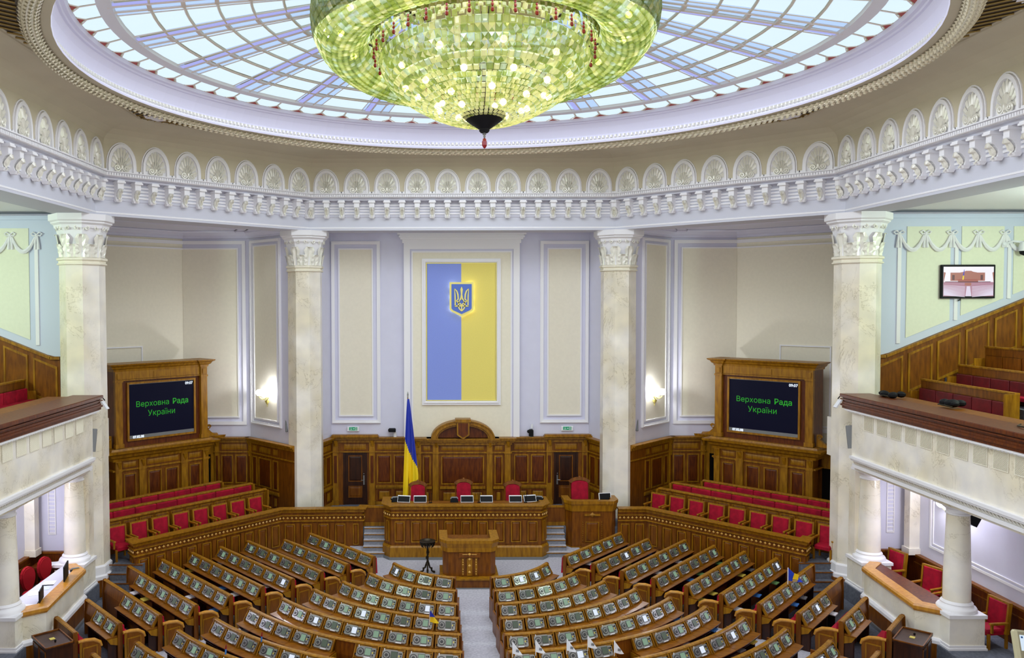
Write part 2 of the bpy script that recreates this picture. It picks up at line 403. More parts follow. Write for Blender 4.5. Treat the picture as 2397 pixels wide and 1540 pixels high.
def shell_mesh():
    mb=MB(); out=arch_pts(0.376,0.79,16); n=len(out)
    mb.add([(x,-0.004,z) for x,z in out],[tuple(range(n-1,-1,-1))],0)
    # two tiers of scalloped fan leaves
    for (r0,r1,y,cnt,z0) in ((0.30,0.68,-0.055,9,0.12),(0.10,0.40,-0.085,7,0.10)):
        for i in range(cnt):
            a=PI*(i+0.5)/cnt; da=PI/cnt*0.47
            def P(r,an,yy): 
                x=r*math.cos(an)*0.56/ (0.66/0.62); z=z0+r*math.sin(an)*0.98
                return (x,yy,z)
            vs=[P(r0,a-da*0.7,-0.006),P(r0,a,y*0.7),P(r0,a+da*0.7,-0.006),P(r1*0.9,a-da,y*0.5),P(r1*0.9,a,y),P(r1*0.9,a+da,y*0.5),P(r1,a-da*0.6,-0.008),P(r1*1.04,a,-0.012),P(r1,a+da*0.6,-0.008)]
            mb.add(vs,[(0,3,4,1),(1,4,5,2),(3,6,7,4),(4,7,8,5)],1)
    for sx in (-1,1):                                # pair of volutes and a bud
        pts=[]
        for i in range(20):
            a=i/19*3.4*PI; r=0.115*(1-i/22); pts.append((sx*(0.15+r*math.cos(a+PI)),-0.05-0.012*i/19,0.13+r*math.sin(a+PI)*1.0))
        mb.tube(pts,0.024,5,1)
    mb.ball((0,-0.05,0.16),0.05,6,5,1,1.9); mb.ball((0,-0.05,0.03),0.04,6,4,1)
    return mb.mesh('shell_relief',[WHITE,ORN])
ARM=arch_mesh(); SHM=shell_mesh()
mb=MB()   # cove
octsweep(mb,[(0.10,H(4.19)),(0.10,H(5.05)),(0.06,H(5.22)),(-0.06,H(5.36)),(-0.28,H(5.49)),(-0.55,H(5.57)),(-0.9,H(5.62)),(-0.98,H(5.63))],0,False)
cove=struct(mb.build('cove_ceiling',BEIGE))
for k,(a,b) in enumerate(oct_edges(0.10)):
    d=b-a; L=d.length; ang=math.atan2(d.y,d.x); n=(9999,7,10,7,9999)[k]
    if n==9999: n=round(L/1.165)
    for i in range(n):
        p=a+d*((i+0.5)/n)
        if p.y<-3.4: continue
        ar=place(ARM,'arch_niche',cove,(p.x,p.y,H(4.20)),ang,scale=(L/n/1.17,1,1))
        place(SHM,'shell_relief',ar)
# flat ceiling between octagon and ring
RS=10.05; NS=96
mb=MB()
octsweep(mb,[(-0.96,H(5.62)),(-1.22,H(5.64)),(-1.28,H(5.66)),(-1.30,H(5.70))],0)
v=octfull(-1.28)
oct_ring=[]
for i in range(NS):
    a=2*PI*i/NS; d=Vector((math.cos(a),math.sin(a))); best=99
    for j in range(8):
        p,q=Vector(v[j]),Vector(v[(j+1)%8]); e=q-p; den=d.x*e.y-d.y*e.x
        if abs(den)<1e-9: continue
        t=(p.x*e.y-p.y*e.x)/den
        if t>0: best=min(best,t)
    oct_ring.append((d.x*(best+0.05),d.y*(best+0.05)))
vs=[(x,y,H(5.69)) for x,y in oct_ring]+[(RS*math.cos(2*PI*i/NS),RS*math.sin(2*PI*i/NS),H(5.69)) for i in range(NS)]
mb.add(vs,[(i,(i+1)%NS,NS+(i+1)%NS,NS+i) for i in range(NS)],0)
mb.add([(x,y,H(7.6)) for x,y in octfull(2.3)],[tuple(range(8))],0)          # slab above the glass
ceil=struct(mb.build('ceiling',BEIGE))
# fretted corners: dark plate with an old gold lattice and a stucco fan
for sx,sy in ((-1,1),(1,1),(-1,-1),(1,-1)):
    h=R2*(AD-1.28)-(A0-1.28); cx,cy=A0-1.28,h
    c0=Vector((cx*0.985,cy)); ang=math.atan2(cy,cx)
    mb=MB()
    p1=(10.22,3.1); p2=(10.22,cy-0.05); p3=(cy+1.0,9.2)
    poly=[(10.1*math.cos(a),10.1*math.sin(a)) for a in np.linspace(math.atan2(3.0,9.7),PI/2-math.atan2(3.0,9.7),14)]
    tri=[(10.2,3.0),(10.2,5.28),(5.28,10.2),(3.0,10.2)]
    pl=[(sx*x,sy*y,H(5.675)) for x,y in (tri+poly[::-1])]
    mb.add(pl,[tuple(range(len(pl)))],0)
    g=mb.build('ceiling_grille',GRILL,ceil)
    mb=MB()
    for i in range(-26,27):
        for dg in ((1,1),(1,-1)):
            q=Vector((7.75,7.75))+Vector((-dg[1],dg[0]))*0.17*i
            seg=[]
            for t in np.linspace(-6,6,481):
                pp=q+Vector(dg)*t
                if pp.x<10.2 and pp.y<10.2 and pp.x+pp.y<15.45 and pp.length>10.32: seg.append(pp)
                elif seg: break
            if len(seg)>1:
                a,b=seg[0],seg[-1]
                mb.tube([(sx*a.x,sy*a.y,H(5.66)),(sx*b.x,sy*b.y,H(5.66))],0.022,4)
    if mb.v: mb.build('lattice',GOLDL,g)
    mb=MB()
    for i in range(7):
        a=ang+(-0.9+0.3*i)+PI; c=Vector((10.02,5.2))
        mb.T=Matrix.Diagonal((sx,sy,1,1)) @ Matrix.Translation((c.x,c.y,H(5.665))) @ Matrix.Rotation(a,4,'Z')
        mb.add([(0,0,0),(0.25,-0.05,-0.03),(0.5,-0.07,0),(0.56,0,-0.02),(0.5,0.07,0),(0.25,0.05,-0.03),(0.28,0,-0.05)],[(0,1,6),(1,2,6),(2,3,6),(3,4,6),(4,5,6),(5,0,6)],0)
    mb.build('stucco_fan',WHITE,g)
# the skylight: ring mouldings, frames, panes
mb=MB()
mb.lathe([(10.30,H(5.68)),(10.26,H(5.60)),(10.10,H(5.58))],NS,smooth=False)
mb.lathe([(10.08,H(5.56)),(9.95,H(5.56)),(9.95,H(5.575)),(9.90,H(5.575)),(9.90,H(5.56)),(9.72,H(5.56))],NS,m=1,smooth=False)
mb.lathe([(9.72,H(5.56)),(9.70,H(5.60)),(9.78,H(5.63)),(9.80,H(5.68)),(9.86,H(5.70))],NS,m=2,smooth=False)
mb.lathe([(9.86,H(5.73)),(9.88,H(5.86)),(9.76,H(6.10)),(9.66,H(6.24)),(9.60,H(6.25)),(9.58,H(6.29)),(9.50,H(6.31)),(9.46,H(6.40))],NS,m=2,smooth=False)
ring=struct(mb.build('trim_2',[BEIGE,BEIGE,RINGL]))
mb=MB(); n=300                                   # leafy rope: rows of small lobes round the ring
for i in range(n):
    a=2*PI*(i+0.5)/n
    if math.sin(a)<-0.68: continue
    for (r,z,k) in ((10.27,5.54,0.0),(10.20,5.465,0.5),(10.10,5.445,0.0),(10.00,5.475,0.5),(9.95,5.54,0.0)):
        aa=a+2*PI*k/n; c=(r*math.cos(aa),r*math.sin(aa),H(z))
        u=Vector((math.cos(aa),math.sin(aa),0)); t=Vector((-u.y,u.x,0)); c=Vector(c); zz=Vector((0,0,1))
        tip=c+t*0.10-zz*0.035
        vs=[c-t*0.07,c-u*0.05+zz*0.015,c+u*0.05+zz*0.015,tip,c-zz*0.055]
        mb.add([tuple(p) for p in vs],[(0,1,4),(4,2,0),(1,3,4),(3,2,4)],0)
o=mb.build('leaf_rope',STUCCO,ring); o['kind']='stuff'
MBt=MB(); MBt.lathe([(10.11+0.16*math.cos(t),H(5.54)+0.085*math.sin(t)) for t in np.linspace(0,2*PI,9)],NS,smooth=True); MBt.build('rope_core',STUCCO,ring)
mb=MB(); n=420
for i in range(n):
    a=2*PI*i/n
    if math.sin(a)<-0.6: continue
    c=Vector((9.84*math.cos(a),9.84*math.sin(a),H(5.745))); mb.T=Matrix.Translation(c)@Matrix.Rotation(a,4,'Z')
    mb.add([(0.02,-0.05,-0.05),(0.02,0.05,-0.05),(0.03,0.05,0.07),(0.03,-0.05,0.07),(-0.055,0.025,-0.02),(-0.055,-0.025,-0.02),(-0.05,0.02,0.05),(-0.05,-0.02,0.05)],[(4,5,7,6),(0,5,4,1),(2,3,7,6),(1,4,6,2),(0,3,7,5)],0)
mb.T=None
o=mb.build('bead_moulding',ORN,ring); o['kind']='stuff'

sky=thing('skylight','round glazed skylight with radiating ribs and pale blue panes over the chamber','skylight',(0,0,H(6.4)))
def rz(R): return H(6.52)+0.19*max(0,8.55-R)-0.004*max(0,8.55-R)**2   # shallow glass dome
L0=-H(6.4)
def P3(R,a,dz=0.0): return (R*math.cos(a),R*math.sin(a),rz(R)+dz+L0)
NR=22; STEP=2*PI/NR; A_0=math.radians(127.7)
# ring beam
mb=MB(); mb.lathe([(8.93,H(6.53)+L0),(8.92,H(6.46)+L0),(8.60,H(6.46)+L0),(8.58,H(6.62)+L0),(8.93,H(6.62)+L0),(8.93,H(6.53)+L0)],NS,smooth=False)
mb.build('ring_beam',WHITE,sky)
RR=[8.60,7.83,7.10,6.36,5.60,4.85,4.10,3.35,2.6]
mb=MB()
for R in RR[1:]: mb.tube([P3(R,2*PI*i/NS,-0.02) for i in range(NS)],0.03,4,0,True)
mb.build('ring_bar',BAR,sky)
def seg(R0,R1,a0,a1,dz,n=2):
    """flat sector pane"""
    vs=[];
    for k in range(n+1):
        a=a0+(a1-a0)*k/n; vs+= [P3(R0,a,dz),P3(R1,a,dz)]
    return vs,[(2*k,2*k+1,2*k+3,2*k+2) for k in range(n)]
WIDE=[]
nar=MB(); purple=MB()
for k in range(NR):
    a=A_0+k*STEP
    vis = math.sin(a)>-0.42
    rad=MB()
    # the rib: two grey flanges with a lavender web between, and thin bars beside it
    for off,wd,hh in ((0.20,0.032,0.10),(-0.16,0.03,0.08)):
        pts=[]
        for R in (8.7,6.0,3.0):
            c=P3(R,a); t=(-math.sin(a)*off,math.cos(a)*off); pts.append((c[0]+t[0],c[1]+t[1],c[2]-0.04))
        rad.tube(pts,wd,4)
    for off in (0.52,-0.46):
        pts=[]
        for R in (8.7,6.0,3.0):
            c=P3(R,a); o2=off*(0.45+0.55*R/8.7); pts.append((c[0]-math.sin(a)*o2,c[1]+math.cos(a)*o2,c[2]-0.02))
        rad.tube(pts,0.017,4)
    for R in RR[1:-1]:
        c=P3(R,a,-0.05); rad.T=Matrix.Translation(c)@Matrix.Rotation(a,4,'Z'); rad.box(-0.05,-0.18,-0.02,0.05,0.22,0.02); rad.T=None
    rad.build('rib',BAR,sky)
    purple.add(*[ (lambda q:q)(x) for x in (lambda: ([ (P3(R,a)[0]-math.sin(a)*o,P3(R,a)[1]+math.cos(a)*o,P3(R,a)[2]-0.03) for R in (8.68,6.0,3.0) for o in (0.22,0.40)],[(0,1,3,2),(2,3,5,4)]))()])
    for j in range(len(RR)-1):
        R0,R1=RR[j+1]+0.03,RR[j]-0.03; Rm=(R0+R1)/2; g=1.0/Rm
        wa,wb=a+0.52*(0.45+0.55*Rm/8.7)*g,a+STEP-0.46*(0.45+0.55*Rm/8.7)*g
        if wb-wa>0.02:
            mbp=MB(); vs,fs=seg(R0,R1,wa,wb,0.02); mbp.add(vs,fs)
            if vis and j<7: mbp.build('pane',PANE,sky)
            else: nar.add(vs,fs)
        for o0,o1 in ((-0.46*(0.45+0.55*Rm/8.7),-0.16),(-0.16,0.20),(0.40,0.52*(0.45+0.55*Rm/8.7))):
            if o1>o0: vs,fs=seg(R0,R1,a+o0*g,a+o1*g,0.021,1); nar.add(vs,fs)
o=nar.build('narrow_pane',PANE2,sky); o['kind']='stuff'
purple.build('rib_web',RIBP,sky)
# outer row of six-sided panes with red spandrels
NH=70; bars=MB(); redp=MB()
for i in range(NH):
    a=math.radians(127.54)+2*PI*i/NH; d=2*PI/NH; zz=H(6.40)+L0
    def Q(R,an,dz=0.0): return (R*math.cos(an),R*math.sin(an),zz+dz+0.01+0.25*(9.45-R))
    if math.sin(a)>-0.45:
        hx=[Q(8.9,a+0.04*d),Q(9.28,a+0.04*d),Q(9.40,a+0.16*d),Q(9.455,a+0.34*d),Q(9.455,a+0.66*d),Q(9.40,a+0.84*d),Q(9.28,a+0.96*d),Q(8.9,a+0.96*d)]
        MB().add(hx,[tuple(range(8))]).build('hexagonal_pane',PANE,sky)
    for pp in ([Q(8.9,a,-0.01),Q(9.27,a,-0.01),Q(9.44,a+0.27*d,-0.01)],[Q(9.27,a,-0.01),Q(9.44,a-0.27*d,-0.01)]): bars.tube(pp,0.016,4)
    if math.sin(a)>-0.45: MB().add([Q(9.33,a,-0.005),Q(9.46,a+0.19*d,-0.005),Q(9.46,a-0.19*d,-0.005)],[(0,1,2)]).build('red_spandrel',REDSP,sky)
bars.build('glazing_bar',BAR,sky)

# ================================================================== PILLARS
def oct_ring8(r,z,ph=PI/8):
    rr=r/math.cos(PI/8); return [(rr*math.cos(ph+i*PI/4),rr*math.sin(ph+i*PI/4),z) for i in range(8)]
def oct_stack(mb,prof,m=0,cap=True):
    vs=[]; k=len(prof)
    for r,z in prof: vs+=oct_ring8(r,z)
    fs=[(j*8+i,j*8+(i+1)%8,(j+1)*8+(i+1)%8,(j+1)*8+i) for j in range(k-1) for i in range(8)]
    if cap: fs+= [tuple(range(7,-1,-1)),tuple(range((k-1)*8,k*8))]
    mb.add(vs,fs,m)
ZC=H(1.35)          # foot of the capital
def leaf_mesh(w,h,curl):
    mb=MB(); rows=7; vs=[]
    for i in range(rows):
        t=i/(rows-1); z=h*min(1,t*1.12)-(0.10*h if t>0.95 else 0); y=-0.03-curl*(t**3)-0.02*math.sin(t*PI)
        ww=w*(0.62+0.5*math.sin(PI*min(1,t*0.9+0.08)))*(0.72 if i%2 else 1.0)*(0.6 if t>0.95 else 1)
        for u in (-1,-0.5,0,0.5,1):
            yy=y-(0.03 if abs(u)==0.5 else 0)+ (0.015 if u==0 else 0); vs.append((u*ww*0.5,yy,z))
    mb.add(vs,[(i*5+j,i*5+j+1,i*5+j+6,i*5+j+5) for i in range(rows-1) for j in range(4)],0,False)
    return mb.mesh('acanthus_leaf',ORN)
def volute_mesh():
    mb=MB()
    for sx in (-1,1):
        pts=[(sx*0.0,-0.03,0.0),(sx*0.015,-0.06,0.18),(sx*0.05,-0.09,0.30)]
        for i in range(16):
            a=PI-i/15*2.6*PI; r=0.085*(1-i/20); pts.append((sx*(0.15+r*math.cos(a)),-0.11-0.02*i/15,0.34+r*math.sin(a)))
        mb.tube(pts,0.02,5)
    return mb.mesh('volute',ORN)
LF1=leaf_mesh(0.40,0.44,0.13); LF2=leaf_mesh(0.42,0.78,0.15); VOL=volute_mesh()
pillar_lab={(-1,1):'octagonal marble pillar with leafy capital left of the flag',(1,1):'octagonal marble pillar with leafy capital behind the right-hand single lectern',
            (-1,0):'large octagonal marble pillar between the left gallery and the left screen',(1,0):'large octagonal marble pillar between the right gallery and the right screen'}
for sx in (-1,1):
    for back in (1,0):
        px,py=(sx*6.275,12.566) if back else (sx*12.566,6.275)
        zb=H(-8.6) if back else H(-9.5)
        t=thing('marble_pillar',pillar_lab[(sx,back)],'pillar',(px,py,zb))
        zt=ZC-zb
        mb=MB(); oct_stack(mb,[(0.66,0.0),(0.655,3.0),(0.64,zt)]); mb.build('shaft',MARBLE,t)
        mb=MB(); oct_stack(mb,[(0.66,0),(0.70,0.02),(0.70,0.05),(0.66,0.07),(0.66,0.14),(0.71,0.16),(0.71,0.22),(0.66,0.25)])
        cap=mb.build('capital',CREAM,t,(0,0,zt-0.16))
        mb=MB(); oct_stack(mb,[(0.62,0.24),(0.63,0.7),(0.70,1.1),(0.78,1.28),(0.78,1.36)]); mb.build('bell',WHITE,cap)
        for i in range(16):
            a=i*PI/8
            for me,r,z,sel in ((LF1,0.64,0.25,0),(LF2,0.63,0.25,1)):
                if (i%2)==sel: place(me,'acanthus_leaf',cap,(r*math.cos(a-PI/2),r*math.sin(a-PI/2),z),a)
            if i%2==0 : place(VOL,'volute',cap,(0.64*math.cos(a-PI/2+PI/8),0.64*math.sin(a-PI/2+PI/8),0.82),a+PI/8)
        mb=MB(); oct_stack(mb,[(0.76,0),(0.78,0.1),(0.86,0.16),(0.86,0.20),(0.92,0.24),(0.92,0.44)]); mb.build('abacus',WHITE,t,(0,0,H(2.80)-zb-0.44))
        if not back:
            mb=MB(); oct_stack(mb,[(0.78,0.55),(0.78,0.66),(0.72,0.70),(0.72,0.95),(0.68,1.0)]); oct_stack(mb,[(0.82,0.0),(0.82,0.55)],1); mb.build('base',[WHITE,WOODM],t)

# ================================================================== WALLS
def tube_rect(mb,x0,x1,z0,z1,w,y0,y1,m=0,bev=0.0):
    """rectangular frame standing proud of a wall (local y = -outward)"""
    mb.box(x0,y0,z0,x0+w,y1,z1,m); mb.box(x1-w,y0,z0,x1,y1,z1,m)
    mb.box(x0+w,y0,z0,x1-w,y1,z0+w,m); mb.box(x0+w,y0,z1-w,x1-w,y1,z1,m)
def wall_panel(T,parent,x0,x1,z0,z1,field=None,frame_w=0.14,gap=0.16,fm=None,sides=None):
    fm=fm or WHITE
    mb=MB(T); tube_rect(mb,x0,x1,z0,z1,frame_w,0,-0.07)
    tube_rect(mb,x0+0.02,x1-0.02,z0+0.02,z1-0.02,0.04,-0.07,-0.10)
    g=frame_w+gap
    tube_rect(mb,x0+g,x1-g,z0+g,z1-g,0.055,0,-0.06)
    mb.build('panel_frame',fm,parent)
    if field is not None:
        mb=MB(T); q=g+0.05; mb.box(x0+q,0.02,z0+q,x1-q,-0.02,z1-q); mb.build('panel_field',field,parent)
YW=14.3
ZN=H(2.95)
# plan of the wall behind the pillars, from the left screen niche to the right one
def wallseg(name,p,q,z0,z1,m,th=0.25):
    d=Vector(q)-Vector(p); ang=math.atan2(d.y,d.x); T=frame(p[0],p[1],0,ang)
    mb=MB(T); mb.box(0,0,z0,d.length,th,z1)
    return struct(mb.build(name,m)),T,d.length
wb,Tb,_=wallseg('wall_back',(-5.45,YW),(5.45,YW),H(-8.6),ZN,LAV)
xo=5.45
wall_panel(Tb,wb,xo-5.42,xo-3.36,H(-5.14),H(2.55),CREAM)
wall_panel(Tb,wb,xo+3.38,xo+5.43,H(-5.14),H(2.55),CREAM)
# centre bay, a little proud, with its entablature
mb=MB(Tb); mb.box(xo-2.36,0,H(-5.75),xo+2.50,-0.14,H(2.6)); mb.build('centre_bay',LAV,wb)
mb=MB(Tb); 
for k,(e,z0,z1) in enumerate(((0.0,2.45,2.6),(0.08,2.6,2.68),(0.14,2.68,2.76),(0.10,2.76,2.80),(0.2,2.80,2.95))):
    mb.box(xo-2.42-e,0,H(z0),xo+2.56+e,-0.18-e*0.8,H(z1))
mb.box(xo-2.36,-0.14,H(-5.75),xo-2.10,-0.20,H(2.45)); mb.box(xo+2.24,-0.14,H(-5.75),xo+2.50,-0.20,H(2.45)); mb.box(xo-2.10,-0.14,H(2.2),xo+2.24,-0.20,H(2.45))
mb.box(xo-2.04,-0.14,H(-5.75),xo-1.98,-0.18,H(2.12)); mb.box(xo+2.12,-0.14,H(-5.75),xo+2.18,-0.18,H(2.12)); mb.box(xo-1.98,-0.14,H(2.06),xo+2.12,-0.18,H(2.12))
mb.build('entablature',WHITE,wb)
mb=MB(Tb); mb.box(xo-1.98,-0.13,H(-5.75),xo+2.12,-0.15,H(2.06)); mb.build('panel_field',CREAM,wb)
mb=MB(Tb); tube_rect(mb,xo-1.60,xo+1.70,H(-4.34),H(1.80),0.16,-0.15,-0.24); tube_rect(mb,xo-1.52,xo+1.62,H(-4.26),H(1.72),0.05,-0.24,-0.28)
mb.build('panel_frame',WHITE,wb)
mb=MB(Tb); tube_rect(mb,xo-1.43,xo+1.53,H(-4.17),H(1.63),0.035,-0.15,-0.21); mb.build('gilt_fillet',GOLD,wb)
# flag panel and the shield with the trident
fp=thing('flag_panel','tall wall panel split into light blue and yellow halves above the chairman bay','wall panel',(0.05,YW-0.19,H(-4.14)))
mb=MB(); mb.box(-1.43,0,0,0,0.03,5.74); mb.build('blue_half',BLUEF,fp)
mb=MB(); mb.box(0,0,0,1.43,0.03,5.74); mb.build('yellow_half',YELF,fp)
sh=thing('coat_of_arms','blue shield with a golden trident on the blue and yellow wall panel','emblem',(0.05,YW-0.34,H(-0.61)))
mb=MB()
for x,z in ((-0.3,0.4),(0.3,0.4),(-0.3,1.2),(0.3,1.2)): mb.tube([(x,0.0,z),(x,0.15,z)],0.02,6)
mb.build('stand_off',GOLD,sh)
SO=[(-0.50,1.42),(0.50,1.42),(0.50,0.30),(0.42,0.20),(0.0,-0.02),(-0.42,0.20),(-0.50,0.30)]
SI=[(-0.42,1.34),(0.42,1.34),(0.42,0.33),(0.36,0.26),(0.0,0.09),(-0.36,0.26),(-0.42,0.33)]
mb=MB(); mb.plate(SO,0,-0.12); mb.build('shield_rim',GOLD,sh)
mb=MB(); mb.plate(SI,-0.10,-0.135); mb.build('shield_field',SHB,sh)
def stroke(mb,pts,wd,y0,y1):
    P=[Vector(p) for p in pts]; L=[];Rr=[]
    for i in range(len(P)):
        a=P[i]-P[i-1] if i else P[1]-P[0]; b=P[i+1]-P[i] if i<len(P)-1 else a
        t=(a.normalized()+b.normalized()).normalized(); nn=Vector((-t.y,t.x)); ww=wd[i] if isinstance(wd,(list,tuple)) else wd
        L.append(P[i]+nn*ww/2); Rr.append(P[i]-nn*ww/2)
    for i in range(len(P)-1): mb.plate([tuple(L[i]),tuple(L[i+1]),tuple(Rr[i+1]),tuple(Rr[i])],y0,y1)
mb=MB(); cx0=0.0
def S(px,py): return ((px-625)/14.0/57.0*1.02, 1.34-(py-310)/14.0/57.0*1.02)   # from the emblem's own drawing
for g in (1,-1):
    def M(p): x,z=S(*p); return (g*x,z)
    for pts,wd in (([(395,460),(412,700),(418,1020)],[0.02,0.05,0.05]),([(395,460),(470,540),(505,650),(515,790),(470,850),(425,850)],[0.03,0.05,0.06,0.055,0.05,0.04]),
                   ([(400,1025),(520,1020),(625,1015)],0.055),([(455,860),(540,920),(625,985)],[0.05,0.05,0.05]),
                   ([(625,400),(608,480),(620,640),(600,770),(535,900),(515,1010),(550,1110),(625,1185)],[0.02,0.06,0.05,0.05,0.05,0.05,0.05,0.05]),
                   ([(625,780),(700,890),(735,930)],0.01)):
        stroke(mb,[M(p) for p in pts],wd,-0.13,-0.165)
stroke(mb,[S(625,980),S(625,1180)],0.05,-0.128,-0.172); stroke(mb,[S(625,400),S(625,500),S(625,760)],[0.02,0.075,0.05],-0.127,-0.178)
mb.build('trident',GOLD,sh)
for x,z in ((-0.36,0.32),(0.36,0.32),(-0.36,1.25),(0.36,1.25),(-0.36,0.8),(0.36,0.8),(0,0.15)):
    lamp('emblem_backlight','POINT',(0.05+x,YW-0.27,H(-0.61)+z),1.6,(1,0.97,0.92),0.02)
# piers, sconce walls, screen niches
for s in (-1,1):
    nm=SIDE[s]
    def seg2(name,p,q,z0=H(-8.6),m=LAV):
        if s==1: p,q=(-q[0],q[1]),(-p[0],p[1])
        return wallseg(name,p,q,z0,ZN,m)
    w1,T,L=seg2('wall_pier_'+nm,(-5.9,12.9),(-5.45,YW))
    w2,T,L=seg2('wall_sconce_'+nm,(-8.9,14.4),(-6.6,12.1))
    wall_panel(T,w2,(0.14 if s==-1 else 0.95),L-(0.95 if s==-1 else 0.14),H(-5.12),H(2.58),CREAM,0.12,0.1)
    w3,T,L=seg2('wall_niche_'+nm,(-11.7,14.4),(-8.9,14.4))
    mb=MB(T); 
    x1=L-0.15 if s==-1 else L; x0=0 if s==-1 else 0.15
    for (i,ww,y) in ((0.0,0.14,-0.07),(0.30,0.055,-0.06)):
        if s==-1: mb.box(x0,0,H(2.58)-i-ww,x1-i-ww,y,H(2.58)-i); mb.box(x1-i-ww,0,H(-5.2)+i,x1-i,y,H(2.58)-i); mb.box(x0,0,H(-5.2)+i,x1-i-ww,y,H(-5.2)+i+ww)
        else: mb.box(x0+i+ww,0,H(2.58)-i-ww,x1,y,H(2.58)-i); mb.box(x0+i,0,H(-5.2)+i,x0+i+ww,y,H(2.58)-i); mb.box(x0+i+ww,0,H(-5.2)+i,x1,y,H(-5.2)+i+ww)
    mb.build('panel_frame',WHITE,w3)
    mb=MB(T); mb.box(x0+(0.34 if s==1 else 0),0.02,H(-4.85),x1-(0.34 if s==-1 else 0),-0.02,H(2.24)); mb.build('panel_field',CREAM,w3)
    w4,T,L=seg2('wall_screen_'+nm,(-15.2,10.9),(-11.7,14.4),m=CREAM)
    mb=MB(T); mb.box(0,0,H(2.44),L,-0.07,H(2.58)); mb.box(0,0,H(2.22),L,-0.06,H(2.28)); mb.box(0,0,H(-5.2),L,-0.07,H(-5.05))
    q=1.1; tube_rect(mb,q if s==-1 else L-q-2.0,q+2.0 if s==-1 else L-q,H(-5.0),H(-1.78),0.05,0,-0.05)
    mb.build('panel_frame',WHITE,w4)
    # far side wall of the niche, behind the big pillar
    w5,T,L=seg2('wall_far_'+nm,(-15.2,7.95),(-15.2,10.9),m=CREAM)
# crown moulding and niche ceiling
mb=MB(); path=[(-15.2,8.0),(-15.2,10.9),(-11.7,14.4),(-8.9,14.4),(-6.6,12.1),(-5.9,12.9),(-5.45,YW),(5.45,YW),(5.9,12.9),(6.6,12.1),(8.9,14.4),(11.7,14.4),(15.2,10.9),(15.2,8.0)]
mb.sweep([(0,H(2.66)),(-0.10,H(2.68)),(-0.10,H(2.76)),(-0.2,H(2.80)),(-0.28,H(2.9)),(-0.28,H(2.96)),(0,H(2.96))],path[:6],ring=True)
mb.sweep([(0,H(2.66)),(-0.10,H(2.68)),(-0.10,H(2.76)),(-0.2,H(2.80)),(-0.28,H(2.9)),(-0.28,H(2.96)),(0,H(2.96))],path[8:],ring=True)
struct(mb.build('trim_3',LAV))
mb=MB(); mb.add([(x,y,H(2.93)) for x,y in [(-20,6.9),(-20,16),(20,16),(20,6.9),(13.3,6.9),(12.95,6.95),(6.8,13.1),(-6.8,13.1),(-12.95,6.95),(-13.3,6.9)]],[tuple(range(10))])
mb.box(-20,14.6,H(2.93),20,15.2,H(4.2))
struct(mb.build('niche_ceiling',LAV))
for s in (-1,1):
    mb=MB(); q=[(s*12.3,8.2),(s*8.4,12.1),(s*8.9,13.6),(s*11.4,13.6),(s*14.4,10.6),(s*14.4,8.4)]
    mb.add([(x,y,H(2.92)) for x,y in q],[tuple(range(6))])
    # coffer mouldings on the niche ceiling
    for ins,dz in ((0.0,0.05),(0.35,0.09)):
        c=Vector((s*11.6,11.2)); qq=[(Vector(p)-c)*(1-ins*0.35)+c for p in q]
        mb.tube([(p.x,p.y,H(2.92)-dz*0.3) for p in qq],0.05,4,0,True)
    struct(mb.build('ceiling_coffer_'+SIDE[s],LAV))

# ================================================================== FLOOR AND PLATFORM
mb=MB(); mb.box(-20,-14,-0.3,20,15,0.0); floor=struct(mb.build('floor',CARPET))
mb=MB(); mb.add([(x,y,0.004) for x,y in [(-12.6,-3),(-12.6,6.6),(-11.2,6.4),(-7.2,10.7),(-4.3,6.6),(-10.6,-0.2),(-9.6,-3)]],[tuple(range(7))])
mb.add([(x,y,0.004) for x,y in [(12.6,-3),(12.6,6.6),(11.2,6.4),(7.2,10.7),(4.3,6.6),(10.6,-0.2),(9.6,-3)]],[tuple(range(7))])
struct(mb.build('floor_carpet',CARPETD))
ZP=H(-8.6)
mb=MB()
poly=[(-3.8,10.78),(-6.9,10.72),(-10.92,6.45),(-11.6,6.9),(-15.0,7.2),(-15.0,14.6),(15.0,14.6),(15.0,7.2),(11.6,6.9),(10.92,6.45),(6.9,10.72),(3.8,10.78)]
mb.prism(poly,0.0,ZP); struct(mb.build('floor_platform',CARPETD))
for s in (-1,1):
    st=thing('rostrum_steps','grey carpeted steps up to the platform %s of the presidium desk'%('left' if s<0 else 'right'),'steps',(s*3.4,10.3,0))
    for k in range(5):
        z1=ZP*(k+1)/5; y0=9.85+0.2*k-10.3
        mb=MB(); x0=-0.40-(0.55 if (k==0 and s==-1) else 0.0); x1=0.40+(0.55 if (k==0 and s==1) else 0)
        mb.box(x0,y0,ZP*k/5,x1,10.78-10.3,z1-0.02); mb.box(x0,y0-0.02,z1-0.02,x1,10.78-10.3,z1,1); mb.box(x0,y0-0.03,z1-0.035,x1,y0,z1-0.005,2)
        mb.build('step',[STEPC,CARPET,WOODG],st)
    st=thing('side_steps','carpeted steps at the foot of the %s pillar'%('left' if s<0 else 'right'),'steps',(s*11.3,6.1,0))
    for k in range(4):
        z1=ZP*(k+1)/4; mb=MB(); mb.box(-0.45,-0.55+0.25*k,ZP*k/4,0.55,0.75,z1); mb.box(-0.55,-0.57+0.25*k,z1-0.03,0.55,-0.54+0.25*k,z1+0.004,1); mb.build('step',[CARPETD,WOODM],st)

